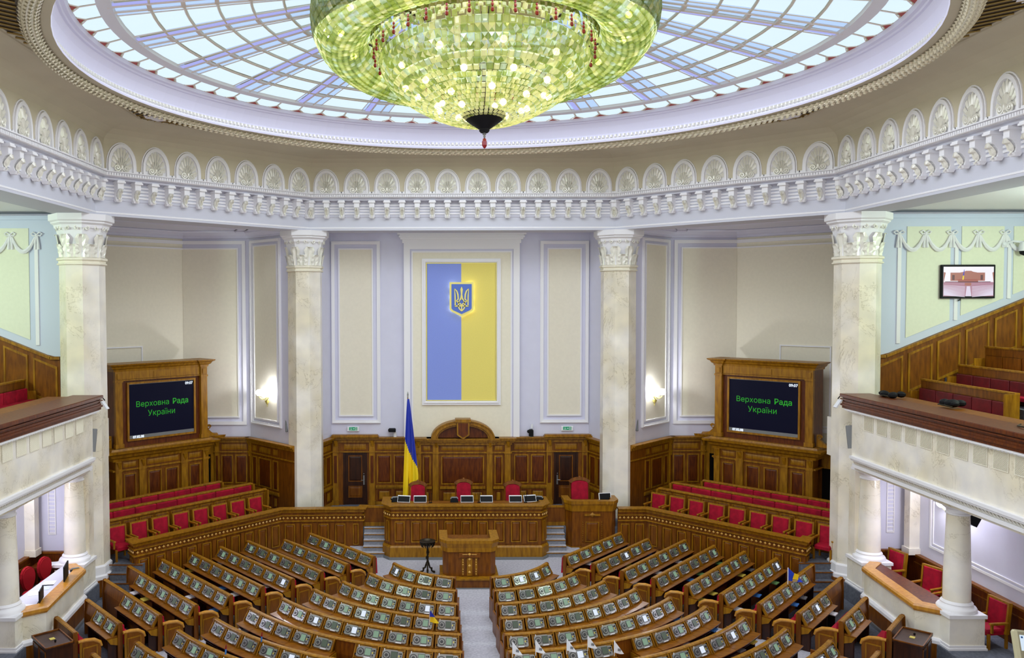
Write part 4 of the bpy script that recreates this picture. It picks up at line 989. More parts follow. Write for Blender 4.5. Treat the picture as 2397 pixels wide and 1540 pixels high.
# ================================================================== SIDE GALLERIES
def mirror(s): return Matrix.Diagonal((s,1,1,1))
for s in (-1,1):
    nm=SIDE[s]; T=mirror(s)          # built as the right-hand side and mirrored for the left
    YG=7.6
    mb=MB(T); mb.box(13.5,YG,H(-4.2),20.0,YG+0.25,H(3.1)); gw=struct(mb.build('wall_gallery_'+nm,MINT))
    mb=MB(T); mb.box(12.9,-13,H(3.02),20,YG+0.2,H(3.2)); struct(mb.build('gallery_ceiling_'+nm,WHITE))
    mb=MB(T); mb.box(19.6,-13,H(-4.2),19.9,YG,H(3.1)); struct(mb.build('wall_outer_'+nm,GREEN))
    mb=MB(T); mb.box(13.4,YG-0.14,H(2.90),20,YG,H(3.02)); mb.box(13.4,YG-0.08,H(2.80),20,YG,H(2.90)); mb.build('cornice',MINT,gw)
    # painted panels between slim pilaster strips
    sl=0.406
    def wz(x): return H(-1.92+sl*(x-14.0))
    for x0,x1 in ((14.92,16.40),(16.78,18.22),(18.55,19.9)):
        mb=MB(T); mb.plate([(x0,wz(x0)+0.28),(x1,wz(x1)+0.28),(x1,H(2.52)),(x0,H(2.52))],YG,YG-0.03); mb.build('panel_field',GREEN,gw)
    for x in (14.66,16.60,18.40):
        mb=MB(T); mb.plate([(x-0.06,wz(x)+0.2),(x+0.06,wz(x)+0.2),(x+0.06,H(2.0)),(x-0.06,H(2.0))],YG,YG-0.05); mb.build('pilaster_strip',WHITE,gw)
    # festoons
    for k in range(7):
        x=14.62+0.90*k
        if x>19.4: break
        mb=MB(T)
        for g in (-1,1):
            mb.tube([(x,YG-0.05,H(2.30)),(x+g*0.10,YG-0.09,H(2.38)),(x+g*0.19,YG-0.07,H(2.33)),(x+g*0.12,YG-0.07,H(2.26)),(x,YG-0.06,H(2.28))],0.025,5)
            mb.tube([(x+g*0.02,YG-0.06,H(2.26)),(x+g*0.05,YG-0.07,H(2.0)),(x+g*0.06,YG-0.06,H(1.80))],[0.03,0.04,0.05],5)
        mb.ball((x,YG-0.07,H(2.29)),0.05,6,4)
        mb.build('festoon_bow',WHITE,gw)
        if k<6:
            mb=MB(T); pts=[];rr=[]
            for i in range(13):
                t=i/12; pts.append((x+0.06+0.78*t,YG-0.06-0.03*math.sin(PI*t),H(2.22)-0.50*math.sin(PI*t)**0.8)); rr.append(0.03+0.045*math.sin(PI*t)+(0.008 if i%2 else 0))
            mb.tube(pts,rr,6); mb.build('festoon_garland',WHITE,gw)
    # raked oak wainscot
    mb=MB(T); mb.plate([(13.9,H(-4.0)),(20,H(-4.0)),(20,wz(20)),(14.35,wz(14.35)),(14.1,wz(14.2)),(13.9,wz(14.2))],YG,YG-0.08); gp=struct(mb.build('gallery_panelling_'+nm,WOODM))
    mb=MB(T); mb.plate([(14.2,wz(14.2)-0.1),(20,wz(20)-0.1),(20,wz(20)),(14.2,wz(14.2))],YG-0.02,YG-0.16); mb.plate([(13.9,wz(14.2)-0.1),(14.22,wz(14.2)-0.1),(14.22,wz(14.2)),(13.9,wz(14.2))],YG-0.02,YG-0.16); mb.build('cap_rail',WOODG,gp)
    for k,(x0,x1) in enumerate(((13.98,14.80),(14.98,15.80),(15.96,16.74),(16.92,17.72),(17.9,18.66),(18.84,19.6))):
        mb=MB(T); o=[(x0,wz(x0)-1.6),(x1,wz(x1)-1.6),(x1,wz(x1)-0.26),(x0,wz(x0)-0.26)]; i=[(x0+0.06,wz(x0)-1.5),(x1-0.06,wz(x1)-1.52),(x1-0.06,wz(x1)-0.35),(x0+0.06,wz(x0)-0.33)]
        band(mb,o+[o[0]],i+[i[0]],YG-0.07,YG-0.12,0); mb.plate(i,YG-0.08,YG-0.095,1); mb.build('panel',[WOODG,WOODM],gp)
    # raked floor of the gallery
    mb=MB(T)
    for k in range(7): x0=13.4+0.95*k; mb.box(x0,-13,H(-5.0),x0+0.95 if k<6 else 20,YG,H(-3.95)+0.44*k)
    struct(mb.build('gallery_floor_'+nm,CARPETD))
    # benches parallel to the balcony front
    for r in range(3):
        X=15.0+1.0*r; zt=H((-2.58,-2.08,-1.50)[r]); y1=(6.75,6.4,6.6)[r]; y0=(2.35,-1.0,-1.0)[r]
        if s<0 and r>0: continue
        if s<0: y1=7.3; y0=1.0
        lab='%s row of red folding seats with oak top rail in the %s gallery'%(('front','middle','topmost')[r],nm)
        b=thing('gallery_bench',lab,'bench',(s*X,(y0+y1)/2,zt-1.15),0,'gallery benches'); L2=(y1-y0)/2
        TT=mirror(s)
        mb=MB(TT); mb.box(0.0,-L2,0.0,0.06,L2,1.12); mb.box(-0.02,-L2,0.86,0.08,L2,1.12); mb.build('back_board',WOODM,b)
        mb=MB(TT); mb.box(-0.05,-L2,1.10,0.10,L2,1.15); mb.box(-0.36,-L2-0.05,0,0.06,-L2,1.12) ; mb.box(-0.36,L2,0,0.06,L2+0.05,0.75); mb.build('top_rail',WOODG,b)
        n=round((y1-y0)/0.84)
        for i in range(n):
            c=-L2+(i+0.5)*2*L2/n; h=L2/n-0.02
            if r==2:
                mb=MB(TT); mb.box(-0.03,c-h,0.25,0.0,c+h,0.84); mb.build('back_panel',WOODM,b)
            else:
                mb=MB(TT); mb.bbox(-0.10,c-h,0.36,0.0,c+h,0.84,0.02); mb.build('seat_back',REDD if s>0 else RED,b)
            mb=MB(TT); mb.bbox(-0.46,c-h,0.34,-0.10,c+h,0.46,0.02); mb.build('seat',RED,b)
# ================================================================== BALCONIES AND LOGES
YB0,YB1=-12.0,5.35
for s in (-1,1):
    nm=SIDE[s]; T=mirror(s)
    def W(mb_): return mb_
    bal=thing('balcony_front','%s gallery balcony with polished wood rail, grille row and marble front'%nm,'balcony',(0,0,0))
    mb=MB(T); mb.bbox(11.62,YB0,H(-3.02),12.6,YB1+0.1,H(-2.92),0.02)
    mb.box(11.70,YB0,H(-3.16),12.5,YB1+0.05,H(-3.02)); mb.box(11.64,YB0,H(-3.10),12.5,YB1+0.08,H(-3.06)); mb.box(11.66,YB0,H(-3.36),12.4,YB1,H(-3.16)); mb.box(11.62,YB0,H(-3.28),12.4,YB1+0.03,H(-3.22))
    mb.build('wood_rail',WOODR,bal)
    mb=MB(T); mb.box(11.80,YB0,H(-4.80),12.3,YB1-0.35,H(-3.36)); mb.box(11.9,YB0,H(-5.25),12.9,YB1-0.35,H(-4.80)); mb.box(12.3,YB0,H(-5.25),13.6,7.6,H(-3.95)); mb.build('marble_front',MARBLE,bal)
    mb=MB(T); mb.box(11.68,YB0,H(-3.42),12.0,YB1-0.1,H(-3.36)); mb.box(11.73,YB0,H(-3.46),12.0,YB1-0.2,H(-3.42)); 
    mb.box(11.74,YB0,H(-4.94),12.0,YB1-0.4,H(-4.88)); mb.box(11.70,YB0,H(-4.88),12.0,YB1-0.4,H(-4.80)); mb.box(11.80,YB0,H(-5.16),12.0,YB1-0.4,H(-5.06))
    mb.build('moulding',WHITE,bal)
    mb=MB(T); n=int((YB1-0.45-(-3.2))/0.13)
    for i in range(n):
        y=-3.2+0.13*i; mb.add([(11.85,y+0.01,H(-5.06)),(11.85,y+0.12,H(-5.06)),(11.76,y+0.10,H(-4.95)),(11.76,y+0.03,H(-4.95)),(11.80,y+0.065,H(-5.05))],[(0,3,4),(3,2,4),(2,1,4)],0)
        mb.box(11.715,y+0.02,H(-3.455),11.74,y+0.06,H(-3.42))
    mb.build('egg_moulding',ORN,bal)['kind']='stuff'
    # ventilation grilles
    GRILLB=MATS.get('grille_beige') or mat('grille_beige',(206,200,180),0.6)
    def grille_mesh():
        g=MB(); tube_rect(g,-0.26,0.26,-0.24,0.24,0.018,0,-0.006); g.box(-0.25,0.0,-0.23,0.25,-0.003,0.23,1)
        for i in range(-9,10):
            x=i*0.05; g.tube([(max(-0.24,x-0.22),-0.004,-0.22+max(0,-0.24-(x-0.22))),(min(0.24,x+0.22),-0.004,0.22-max(0,(x+0.22)-0.24))],0.006,3)
        return g.mesh('grille',[CREAM,GRILLB])
    GR=grille_mesh()
    for k in range(10):
        y=4.02-0.71*k+ (0 if True else 0)
        if y<-2.9: break
        place(GR,'grille',bal,(s*11.79,y,H(-3.68)),(0,0,-s*PI/2))
    # columns and pedestals
    for k,y in enumerate((5.1,0.83,-3.4)):
        if k==2: continue
        c=thing('round_column','white marble column on a pedestal, %s of the two under the %s balcony'%(('far one','near one')[k],nm),'column',(s*12.45,y,0))
        mb=MB(); zb=H(-8.07); zt2=H(-5.25)
        mb.lathe([(0.325,zb+0.25),(0.32,zb+0.9),(0.27,zt2-0.3)],28); mb.build('shaft',MARBLE,c)
        mb=MB(); mb.lathe([(0.46,zb),(0.47,zb+0.06),(0.44,zb+0.11),(0.39,zb+0.13),(0.37,zb+0.17),(0.38,zb+0.20),(0.33,zb+0.26)],28); mb.box(-0.49,-0.49,zb-0.09,0.49,0.49,zb); mb.build('base',WHITE,c)
        mb=MB(); mb.lathe([(0.27,zt2-0.32),(0.30,zt2-0.30),(0.30,zt2-0.27),(0.27,zt2-0.25),(0.28,zt2-0.18),(0.36,zt2-0.12),(0.38,zt2-0.08)],28); mb.box(-0.4,-0.4,zt2-0.08,0.4,0.4,zt2); mb.build('capital',WHITE,c)
        mb=MB(); mb.box(-0.45,-0.45,H(-9.0),0.45,0.45,zb-0.09); mb.build('pedestal',MARBLE,c)
        mb=MB(); mb.box(-0.50,-0.50,H(-9.0),0.50,0.50,H(-8.93)); mb.box(-0.48,-0.48,H(-8.93),0.48,0.48,H(-8.86)); mb.build('plinth_moulding',WHITE,c)
        mb=MB(); mb.box(-0.52,-0.52,0.0,0.52,0.52,H(-9.0)); mb.build('wood_skirting',WOODM,c)
    # parapet of the loge
    pa=thing('loge_parapet','marble parapet with thick golden wood coping bulging out of the %s loge'%nm,'parapet',(0,0,0))
    pth=[(12.35,4.75),(11.80,4.15),(11.55,1.15),(12.05,0.75)]
    if s<0: pth=[(-x,y) for x,y in pth][::-1]
    pth=pth if s>0 else pth
    # right side of the path must face the room: for s>0 the path runs towards the viewer, so the room (-x) is on its right
    mb=MB(); mb.sweep([(0.25,H(-8.95)),(0,H(-8.95)),(0,H(-8.2)),(0.25,H(-8.2))],pth); mb.build('marble_wall',MARBLE,pa)
    mb=MB(); mb.sweep([(0.27,H(-8.22)),(-0.03,H(-8.22)),(-0.07,H(-8.16)),(-0.07,H(-8.08)),(-0.03,H(-8.04)),(0.27,H(-8.04))],pth); mb.build('coping',ARMO,pa)
    mb=MB(); mb.sweep([(0.2,H(-8.98)),(-0.09,H(-8.98)),(-0.09,H(-8.90)),(-0.05,H(-8.84)),(0.2,H(-8.84))],pth); mb.build('base_moulding',WHITE,pa)
    mb=MB(); mb.sweep([(0.2,0),(-0.10,0),(-0.10,H(-8.98)),(0.2,H(-8.98))],pth); mb.build('wood_skirting',WOODM,pa)
    mb=MB(); mb.sweep([(0.0,0.0),(-0.16,0.0),(-0.16,0.09),(0.0,0.09)],pth); mb.build('floor_edging',GREY,pa)
    # loge interior
    mb=MB(T); mb.box(11.9,-3,0,14.2,5.6,H(-8.98)); mb.box(12.95,-6,0,13.0,0.6,0.02); struct(mb.build('loge_floor_'+nm,CARPETD))
    mb=MB(T); mb.box(12.2,5.6,0.0,14.3,5.8,H(-5.2)); we=struct(mb.build('wall_loge_end_'+nm,LAV))
    mb=MB(T); tube_rect(mb,13.25,13.50,H(-7.4),H(-5.35),0.03,5.6,5.57); 
    for i in range(16): mb.box(13.28,5.6,H(-7.36)+i*0.125,13.47,5.58,H(-7.36)+i*0.125+0.03)
    mb.build('vent_grille',WHITE,we)
    mb=MB(T); mb.box(14.0,-13,0.0,14.25,5.6,H(-5.2)); ws=struct(mb.build('wall_loge_side_'+nm,LAV))
    mb=MB(T); mb.box(13.68,5.05,H(-7.9),14.0,5.35,H(-5.2)); mb.box(13.64,5.0,H(-7.95),14.0,5.4,H(-7.75)); mb.box(13.68,-0.9,H(-7.9),14.0,-0.3,H(-5.2)); mb.box(13.62,-0.96,H(-7.95),14.0,-0.24,H(-7.75)); mb.build('pilaster',MARBLE,ws)
    TS=T@frame(14.0,4.6,0,-PI/2)
    mb=MB(TS); tube_rect(mb,0.1,4.55,H(-7.55),H(-5.5),0.07,0,-0.04); tube_rect(mb,0.24,4.41,H(-7.41),H(-5.64),0.03,0,-0.03); mb.build('panel_frame',WHITE,ws)
    mb=MB(T); mb.box(13.88,-6,H(-8.98),14.0,5.6,H(-7.95)); mb.box(12.3,5.5,H(-8.98),14.0,5.6,H(-7.95)); mb.box(13.84,-6,H(-7.98),14.0,5.6,H(-7.92),1); mb.box(12.3,5.46,H(-7.98),14.0,5.6,H(-7.92),1)
    for k in range(7):
        y=5.1-1.3*k; mb.box(13.86,y-1.1,H(-8.2),13.88,y,H(-8.17),1)
    lp_=struct(mb.build('loge_panelling_'+nm,[WOODR,WOODM]))
    mb=MB(T); mb.box(12.5,-13,H(-5.2),14.2,5.7,H(-5.12)); struct(mb.build('loge_ceiling_'+nm,WHITE))
    mb=MB(T); mb.box(12.06,5.25,H(-8.9),12.5,5.62,H(-5.2)); mb.build('wall_response',MARBLE,ws)
    # wall lamp of the loge: two globes
    sc=thing('wall_lamp','double globe wall lamp on the panelled wall inside the %s loge'%nm,'lamp',(s*13.98,3.2,H(-6.1)))
    mb=MB(T); mb.box(-0.05,-0.08,-0.2,0.02,0.08,0.15); mb.tube([(-0.02,0,0),(-0.14,0.25,-0.10),(-0.16,0.5,0.0)],0.02,5); mb.tube([(-0.02,0,0),(-0.14,-0.25,-0.10),(-0.16,-0.5,0.0)],0.02,5); mb.build('bracket',GOLD,sc)
    for g in (-1,1):
        mb=MB(T); mb.ball((-0.16,g*0.5,0.12),0.15,12,8); mb.build('globe',GLOBE,sc)
    lamp('loge_sconce_light','POINT',(s*13.5,3.2,H(-5.85)),60,(0.93,0.93,1.0),0.12)
# wall lamps on the sconce walls
for s in (-1,1):
    px,py=s*7.95,13.45
    t=thing('wall_lamp','bright double globe wall lamp on the narrow panel beside the %s back pillar'%SIDE[s],'lamp',(px,py,H(-3.9)), PI/4*(1 if s>0 else -1))
    mb=MB(); mb.lathe([(0.001,-0.42),(0.02,-0.38),(0.015,-0.32),(0.08,-0.24),(0.10,-0.14),(0.05,-0.10),(0.04,0.0)],10,(0,-0.06,0))
    for g in (-1,1): mb.tube([(0,-0.08,-0.05),(g*0.15,-0.18,-0.12),(g*0.30,-0.22,-0.05),(g*0.32,-0.22,0.02)],0.022,5)
    mb.build('bracket',GOLD,t)
    for g in (-1,1): 
        mb=MB(); mb.lathe([(0.03,0.0),(0.10,0.02),(0.15,0.12),(0.14,0.2),(0.09,0.26),(0.001,0.27)],12,(g*0.32,-0.22,0.02)); mb.build('globe',GLOBE,t)
    k=0.42; lamp('sconce_light','POINT',(px-s*k*0.7,py-k*0.7,H(-3.55)),330,(0.90,0.92,1.0),0.13)
# ================================================================== CHANDELIER
ch=thing('chandelier','huge green crystal chandelier with glowing bulbs, red drops and dark pointed finial','chandelier',(0,-0.2,H(4.4)))
ch.rotation_euler=(math.radians(-7.0),0,0)      # it hangs slightly out of true
Z0=H(4.4)
def zz(z): return H(z)-Z0
GM=[GLA,GLB,GLC,GLD]
def tile(mb,R,z,a,w,h,tilt,th,m,star=False):
    """a bevelled glass slab hung at radius R, angle a, its face leaning by tilt"""
    T=Matrix.Rotation(a,4,'Z')@Matrix.Translation((R,0,z))@Matrix.Rotation(tilt,4,'Y')
    mb.T=T; b=min(w,h)*0.22
    vs=[(0,-w/2,-h/2),(0,w/2,-h/2),(0,w/2,h/2),(0,-w/2,h/2),(th,-w/2+b,-h/2+b),(th,w/2-b,-h/2+b),(th,w/2-b,h/2-b),(th,-w/2+b,h/2-b)]
    if star:                                  # pyramid-cut slab; random facet tints imitate uneven glints
        vs=vs[:4]+[(th*1.6,0,0)]
        for f in ((0,1,4),(1,2,4),(2,3,4),(3,0,4)): mb.add(vs,[f],random.choice([0,2,2,3,1]))
    else: mb.add(vs,[(0,1,5,4),(1,2,6,5),(2,3,7,6),(3,0,4,7),(4,5,6,7)],m)
    mb.T=None
BP=[(2.56,5.90),(2.52,5.72),(2.44,5.55),(2.34,5.40),(2.22,5.27),(2.09,5.16),(1.95,5.06),(1.81,4.97),(1.67,4.885),(1.53,4.80),(1.39,4.725),(1.25,4.655),(1.11,4.595),(0.97,4.545),(0.83,4.505),(0.69,4.47),(0.55,4.445),(0.44,4.43)]
rest=MB(); cnt=0
for j in range(len(BP)-1):
    (r0,z0),(r1,z1)=BP[j],BP[j+1]; R=(r0+r1)/2; z=(z0+z1)/2; h=math.hypot(r1-r0,z1-z0)*0.95
    tilt=math.atan2(r0-r1,z0-z1); n=int(2*PI*R/(0.15 if j<7 else 0.115)); w_=2*PI*R/n*0.92
    for i in range(n):
        a=2*PI*(i+0.5*(j%2)*0)/n - PI/2; m=random.choice([0,0,0,2,2,1,3] if j<4 else [0,1,1,1,1,2,3] if j<9 else [1,1,1,1,0])
        ta=tilt+random.uniform(-0.1,0.1)
        if math.sin(a)<-0.15 and j<9 and cnt<298:
            mb=MB(); tile(mb,R,zz(z),a,w_*(1.04 if j<6 else 0.95),h*(1.05 if j<6 else 0.96),ta,0.03,m,j in (1,2,3,5) and random.random()<0.8); mb.build('glass_tile',GM,ch); cnt+=1
        else: tile(rest,R,zz(z),a,w_*0.88,h*0.9,ta,0.025,m)
o=rest.build('small_glass_tiles',GM,ch); o['kind']='stuff'
# outer ring of lapped plates
mb=MB(); ph=np.linspace(math.radians(-75),math.radians(196),27)
for j in range(len(ph)-1):
    p=(ph[j]+ph[j+1])/2
    rt,zt_=0.74,0.98
    R=3.48+rt*math.cos(-p)*(1.0); z=6.88+zt_*math.sin(-p)*0.98
    dx=-math.sin(p); 
    nx,nz=math.cos(p)/rt,-math.sin(p)/zt_; tilt=math.atan2(-nz,nx)
    hh=0.20; n=int(2*PI*R/0.17)
    for i in range(n):
        a=2*PI*(i+0.5*(j%2))/n; m=random.choice([0,0,0,1,2,2,3]) if j>3 else 3
        tile(mb,R,zz(z),a,2*PI*R/n*1.05,hh,tilt+random.uniform(-0.16,0.16),0.03,m)
o=mb.build('glass_ring',GM,ch); o['kind']='stuff'
# inner curtain between ring and bowl, with ragged crystals
mb=MB()
for j in range(6):
    R=2.60+0.03*j; z=5.98+0.11*j; n=100
    for i in range(n):
        a=2*PI*(i+0.5*(j%2))/n; tile(mb,R+random.uniform(-.03,.03),zz(z+random.uniform(-.03,.03)),a,0.12,0.17,random.uniform(-.6,.6),0.03,random.choice([0,1,2]))
o=mb.build('crystal_fringe',GM,ch); o['kind']='stuff'
PEN=MB()
for z,r in ((0.0,0.045),(0.11,0.035),(0.20,0.03)): PEN.ball((0,0,z),r,6,4,0,1.35)
PENM=PEN.mesh('red_pendant',REDG)
for i in range(34):
    a=2*PI*i/34-PI/2; place(PENM,'red_pendant',ch,(2.70*math.cos(a),2.70*math.sin(a),zz(5.93)))
mb=MB(); mb.lathe([(0.0001,zz(4.13)),(0.10,zz(4.13)),(0.13,zz(4.17)),(0.12,zz(4.2)),(0.20,zz(4.26)),(0.36,zz(4.38)),(0.48,zz(4.48)),(0.52,zz(4.55)),(0.50,zz(4.58)),(0.001,zz(4.60))],32)
for i in range(20):
    a=2*PI*i/20; mb.ball((0.505*math.cos(a),0.505*math.sin(a),zz(4.55)),0.035,6,4)
mb.build('finial_cone',BLACK,ch)
mb=MB(); mb.lathe([(0.001,zz(4.14)),(0.025,zz(4.13)),(0.05,zz(4.08)),(0.02,zz(4.05)),(0.035,zz(4.02)),(0.015,zz(3.99))],12); mb.build('drop_stem',SILVER,ch)
mb=MB(); mb.lathe([(0.001,zz(3.99)),(0.05,zz(3.96)),(0.06,zz(3.90)),(0.06,zz(3.80)),(0.035,zz(3.75)),(0.001,zz(3.72))],8,smooth=False); mb.build('red_drop',REDG,ch)
bl=MB(); bl.ball((0,0,0),0.085,8,6); BM_=bl.mesh('bulb',BULB)
for R,z,n,o in ((2.1,5.55,9,0.2),(1.65,5.12,9,0.5),(1.15,4.85,7,0.1),(0.7,4.68,4,0.4),(3.5,6.55,16,0.15)):
    for i in range(n):
        a=2*PI*(i+o)/n-PI/2; place(BM_,'bulb',ch,(R*math.cos(a),R*math.sin(a),zz(z)))
mb=MB(); mb.lathe([(0.05,zz(5.2)),(0.05,zz(6.3))],10); mb.lathe([(0.9,zz(5.9)),(2.9,zz(6.45)),(3.9,zz(6.8))],24)  if False else None
mb.tube([(0,0,zz(4.6)),(0,0,zz(7.2))],0.05,8)
for i in range(8): a=PI*i/4; mb.tube([(0,0,zz(6.3)),(2.7*math.cos(a),2.7*math.sin(a),zz(6.3)),(3.5*math.cos(a),3.5*math.sin(a),zz(6.7))],0.03,5)
mb.build('inner_frame',BRASS,ch)
for i in range(6):
    a=2*PI*i/6-PI/2+0.3; lamp('chandelier_light','POINT',(1.5*math.cos(a),1.5*math.sin(a),H(5.40)),4.5,(1,0.95,0.80),0.06)
for i in range(8):
    a=2*PI*i/8-PI/2+0.2; lamp('chandelier_ring_light','POINT',(3.3*math.cos(a),3.3*math.sin(a),H(6.55)),5,(1,0.95,0.80),0.06)

# ================================================================== SEATS OF THE GOVERNMENT BOXES
def armchair(name,label,loc,rz,group,w=0.62,hb=1.16,fab=RED,wood=WOODG,arch=False):
    t=thing(name,label,'chair',loc,rz,group); h=w/2
    MB().bbox(-h+0.07,-0.52,0.36,h-0.07,0.02,0.50,0.04).build('seat',fab,t)
    mb=MB(); mb.T=Matrix.Translation((0,0.02,0.48))@Matrix.Rotation(-0.10,4,'X'); zt=hb-0.50
    if arch:
        pts=[(-h+0.08,0)]+[(-h+0.08,zt-0.12)]+[((h-0.08)*math.cos(PI-PI*i/10),zt-0.12+0.12*math.sin(PI-PI*i/10)) for i in range(1,10)]+[(h-0.08,zt-0.12),(h-0.08,0)]
        mb.plate(pts,0.06,-0.06)
    else: mb.bbox(-h+0.06,-0.07,0,h-0.06,0.04,zt,0.03)
    mb.build('backrest',fab,t)
    mb=MB(); mb.T=Matrix.Translation((0,0.02,0.48))@Matrix.Rotation(-0.10,4,'X')
    if arch:
        for g in (-1,1): mb.tube([(g*(h-0.04),0.02,-0.1),(g*(h-0.04),0.02,zt-0.10),(g*(h-0.02),0.02,zt-0.02)],0.028,6); mb.ball((g*(h-0.02),0.02,zt-0.02),0.045,6,5)
        pts=[(-h+0.0,zt-0.06)]+[((h+0.0)*math.cos(PI-PI*i/12),zt-0.04+0.18*math.sin(PI-PI*i/12)) for i in range(13)]; inn=[(-h+0.09,zt-0.10)]+[((h-0.09)*math.cos(PI-PI*i/12),zt-0.11+0.13*math.sin(PI-PI*i/12)) for i in range(13)]
        band(mb,pts,inn,0.06,-0.07); mb.ball((0,-0.02,zt+0.13),0.06,6,5)
    else:
        tube_rect(mb,-h,h,-0.1,zt+0.04,0.055,0.05,-0.05)
    mb.build('back_frame',wood if not arch else WOODM,t)
    for g in (-1,1):
        mb=MB(); mb.bbox(g*(h-0.0)-0.04,-0.50,0.66,g*(h-0.0)+0.04,0.02,0.71,0.012); mb.box(g*h-0.025,-0.46,0.44,g*h+0.025,-0.41,0.67); mb.build('arm',wood,t)
        for y in (-0.47,0.03): mb=MB(); mb.box(g*(h-0.06)-0.028,y-0.028,0,g*(h-0.06)+0.028,y+0.028,0.40); mb.build('leg',wood,t)
    return t
# three chairs of the presidium and the one behind the lectern
for x,l in ((-1.77,'tall red chair with carved arched top, beside the flag'),(0.05,'tall red chair with carved arched top in the centre of the presidium'),(2.0,'tall red chair with carved arched top, the last one before the lectern')):
    armchair('presidium_chair',l,(x,12.0,ZP),0,'presidium chairs',0.72,1.36 if x!=0.05 else 1.44,RED,WOODM,True)
armchair('presidium_chair','tall red chair with dark carved top behind the single lectern',(4.66,12.0,ZP),0,'presidium chairs',0.82,1.50,RED,WOODD,True)
for s in (-1,1):
    nm=SIDE[s]
    d=Vector((4.05,4.32)).normalized()                   # direction of the left balustrade
    nrm=Vector((-d.y,d.x))
    def pos(u,v):                                       # u along the box, v back from the balustrade
        p=Vector((-10.95,6.35))+d*u+nrm*v
        return (p.x if s<0 else -p.x, p.y)
    ang=math.atan2(d.y,d.x)*(1 if s<0 else -1)
    n=8 if s<0 else 9
    for i in range(n):
        u=-0.10+0.80*i if s<0 else -0.35+0.80*i
        x,y=pos(u,1.15)
        armchair('box_armchair','red armchair with oak arms, %s from the big pillar in the %s box'%(ORD[i],nm),(x,y,ZP),ang,'front row armchairs of the %s box'%nm,0.66,1.06)
    # wooden front behind the chairs and the long red benches
    sg=1 if s<0 else -1
    for r,(v,u0,u1,zt_,lab) in enumerate(((1.62,-0.9,6.3,1.16,'long oak partition with top rail behind the red armchairs of the %s box'),(2.35,-1.4,6.15,1.30,'long red upholstered bench, middle row of the %s box'),(3.1,-1.0,5.2,1.42,'long red upholstered bench at the back of the %s box, along the panelling'))):
        x,y=pos((u0+u1)/2,v)
        b=thing('box_partition' if r==0 else 'box_bench',lab%nm,'partition' if r==0 else 'bench',(x,y,ZP),ang)
        L2=(u1-u0)/2
        mb=MB(); mb.box(-L2,0.0,0,L2,0.08,zt_); mb.build('back_board',WOODM,b)
        mb=MB(); mb.bbox(-L2-0.03,-0.05,zt_-0.02,L2+0.03,0.13,zt_+0.04,0.015); mb.build('top_rail',WOODG,b)
        for g in (-1,1): mb=MB(); mb.box(g*L2-0.04,-0.16,0,g*L2+0.04,0.12,zt_); mb.build('end_board',WOODG,b)
        if r==0:
            m_=12
            for i in range(m_): raised(None,b,-L2+2*L2*i/m_+0.05,-L2+2*L2*(i+1)/m_-0.05,0.2,zt_-0.08,0,[WOODG,WOODM],0.03,0.02)
        else:
            m_=9
            for i in range(m_):
                a0=-L2+0.05+(2*L2-0.1)*i/m_; a1=-L2+0.05+(2*L2-0.1)*(i+1)/m_
                mb=MB(); mb.bbox(a0+0.004,-0.09,0.40,a1-0.004,0.0,zt_-0.03,0.03); mb.build('back_cushion',RED,b)
                mb=MB(); mb.bbox(a0+0.004,-0.50,0.34,a1-0.004,-0.06,0.46,0.03); mb.build('seat_cushion',RED,b)
# ================================================================== LOGE FURNITURE
for s,n in ((1,4),):
    for i,(x,y,rz_,l) in enumerate(((13.2,4.95,-1.35,'red armchair at the far end of the right loge, behind the far column'),(13.35,3.35,-1.2,'red armchair with oak arms in the middle of the right loge'),(13.35,2.35,-1.2,'red armchair with oak arms next to the near column in the right loge'),(13.45,0.75,-1.45,'red armchair with oak frame half hidden beyond the near column'))):
        armchair('loge_armchair',l,(x,y,H(-8.98)),rz_,'armchairs of the right loge',0.70,1.18)
t=thing('loge_desk','brown speckled desk top behind the coping of the right loge','desk',(12.15,2.6,H(-8.98)))
mb=MB(); mb.prism([(-0.28,-1.55),(0.35,-1.75),(0.35,1.9),(0.0,1.85),(-0.2,1.4)],0.86,0.92); mb.build('desk_top',WOODR,t)
mb=MB(); mb.box(0.2,-1.6,0,0.26,1.8,0.86); mb.build('desk_support',WOODD,t)
t=thing('loge_desk','white topped working desk with papers inside the left loge','desk',(-12.15,2.6,H(-8.98)))
mb=MB(); mb.prism([(0.28,-1.55),(-0.50,-1.75),(-0.50,2.0),(0.0,1.9),(0.2,1.4)],0.80,0.86); mb.build('desk_top',DESKWH,t)
mb=MB(); mb.box(-0.45,-1.6,0,-0.40,1.8,0.8); mb.build('desk_support',WOODD,t)
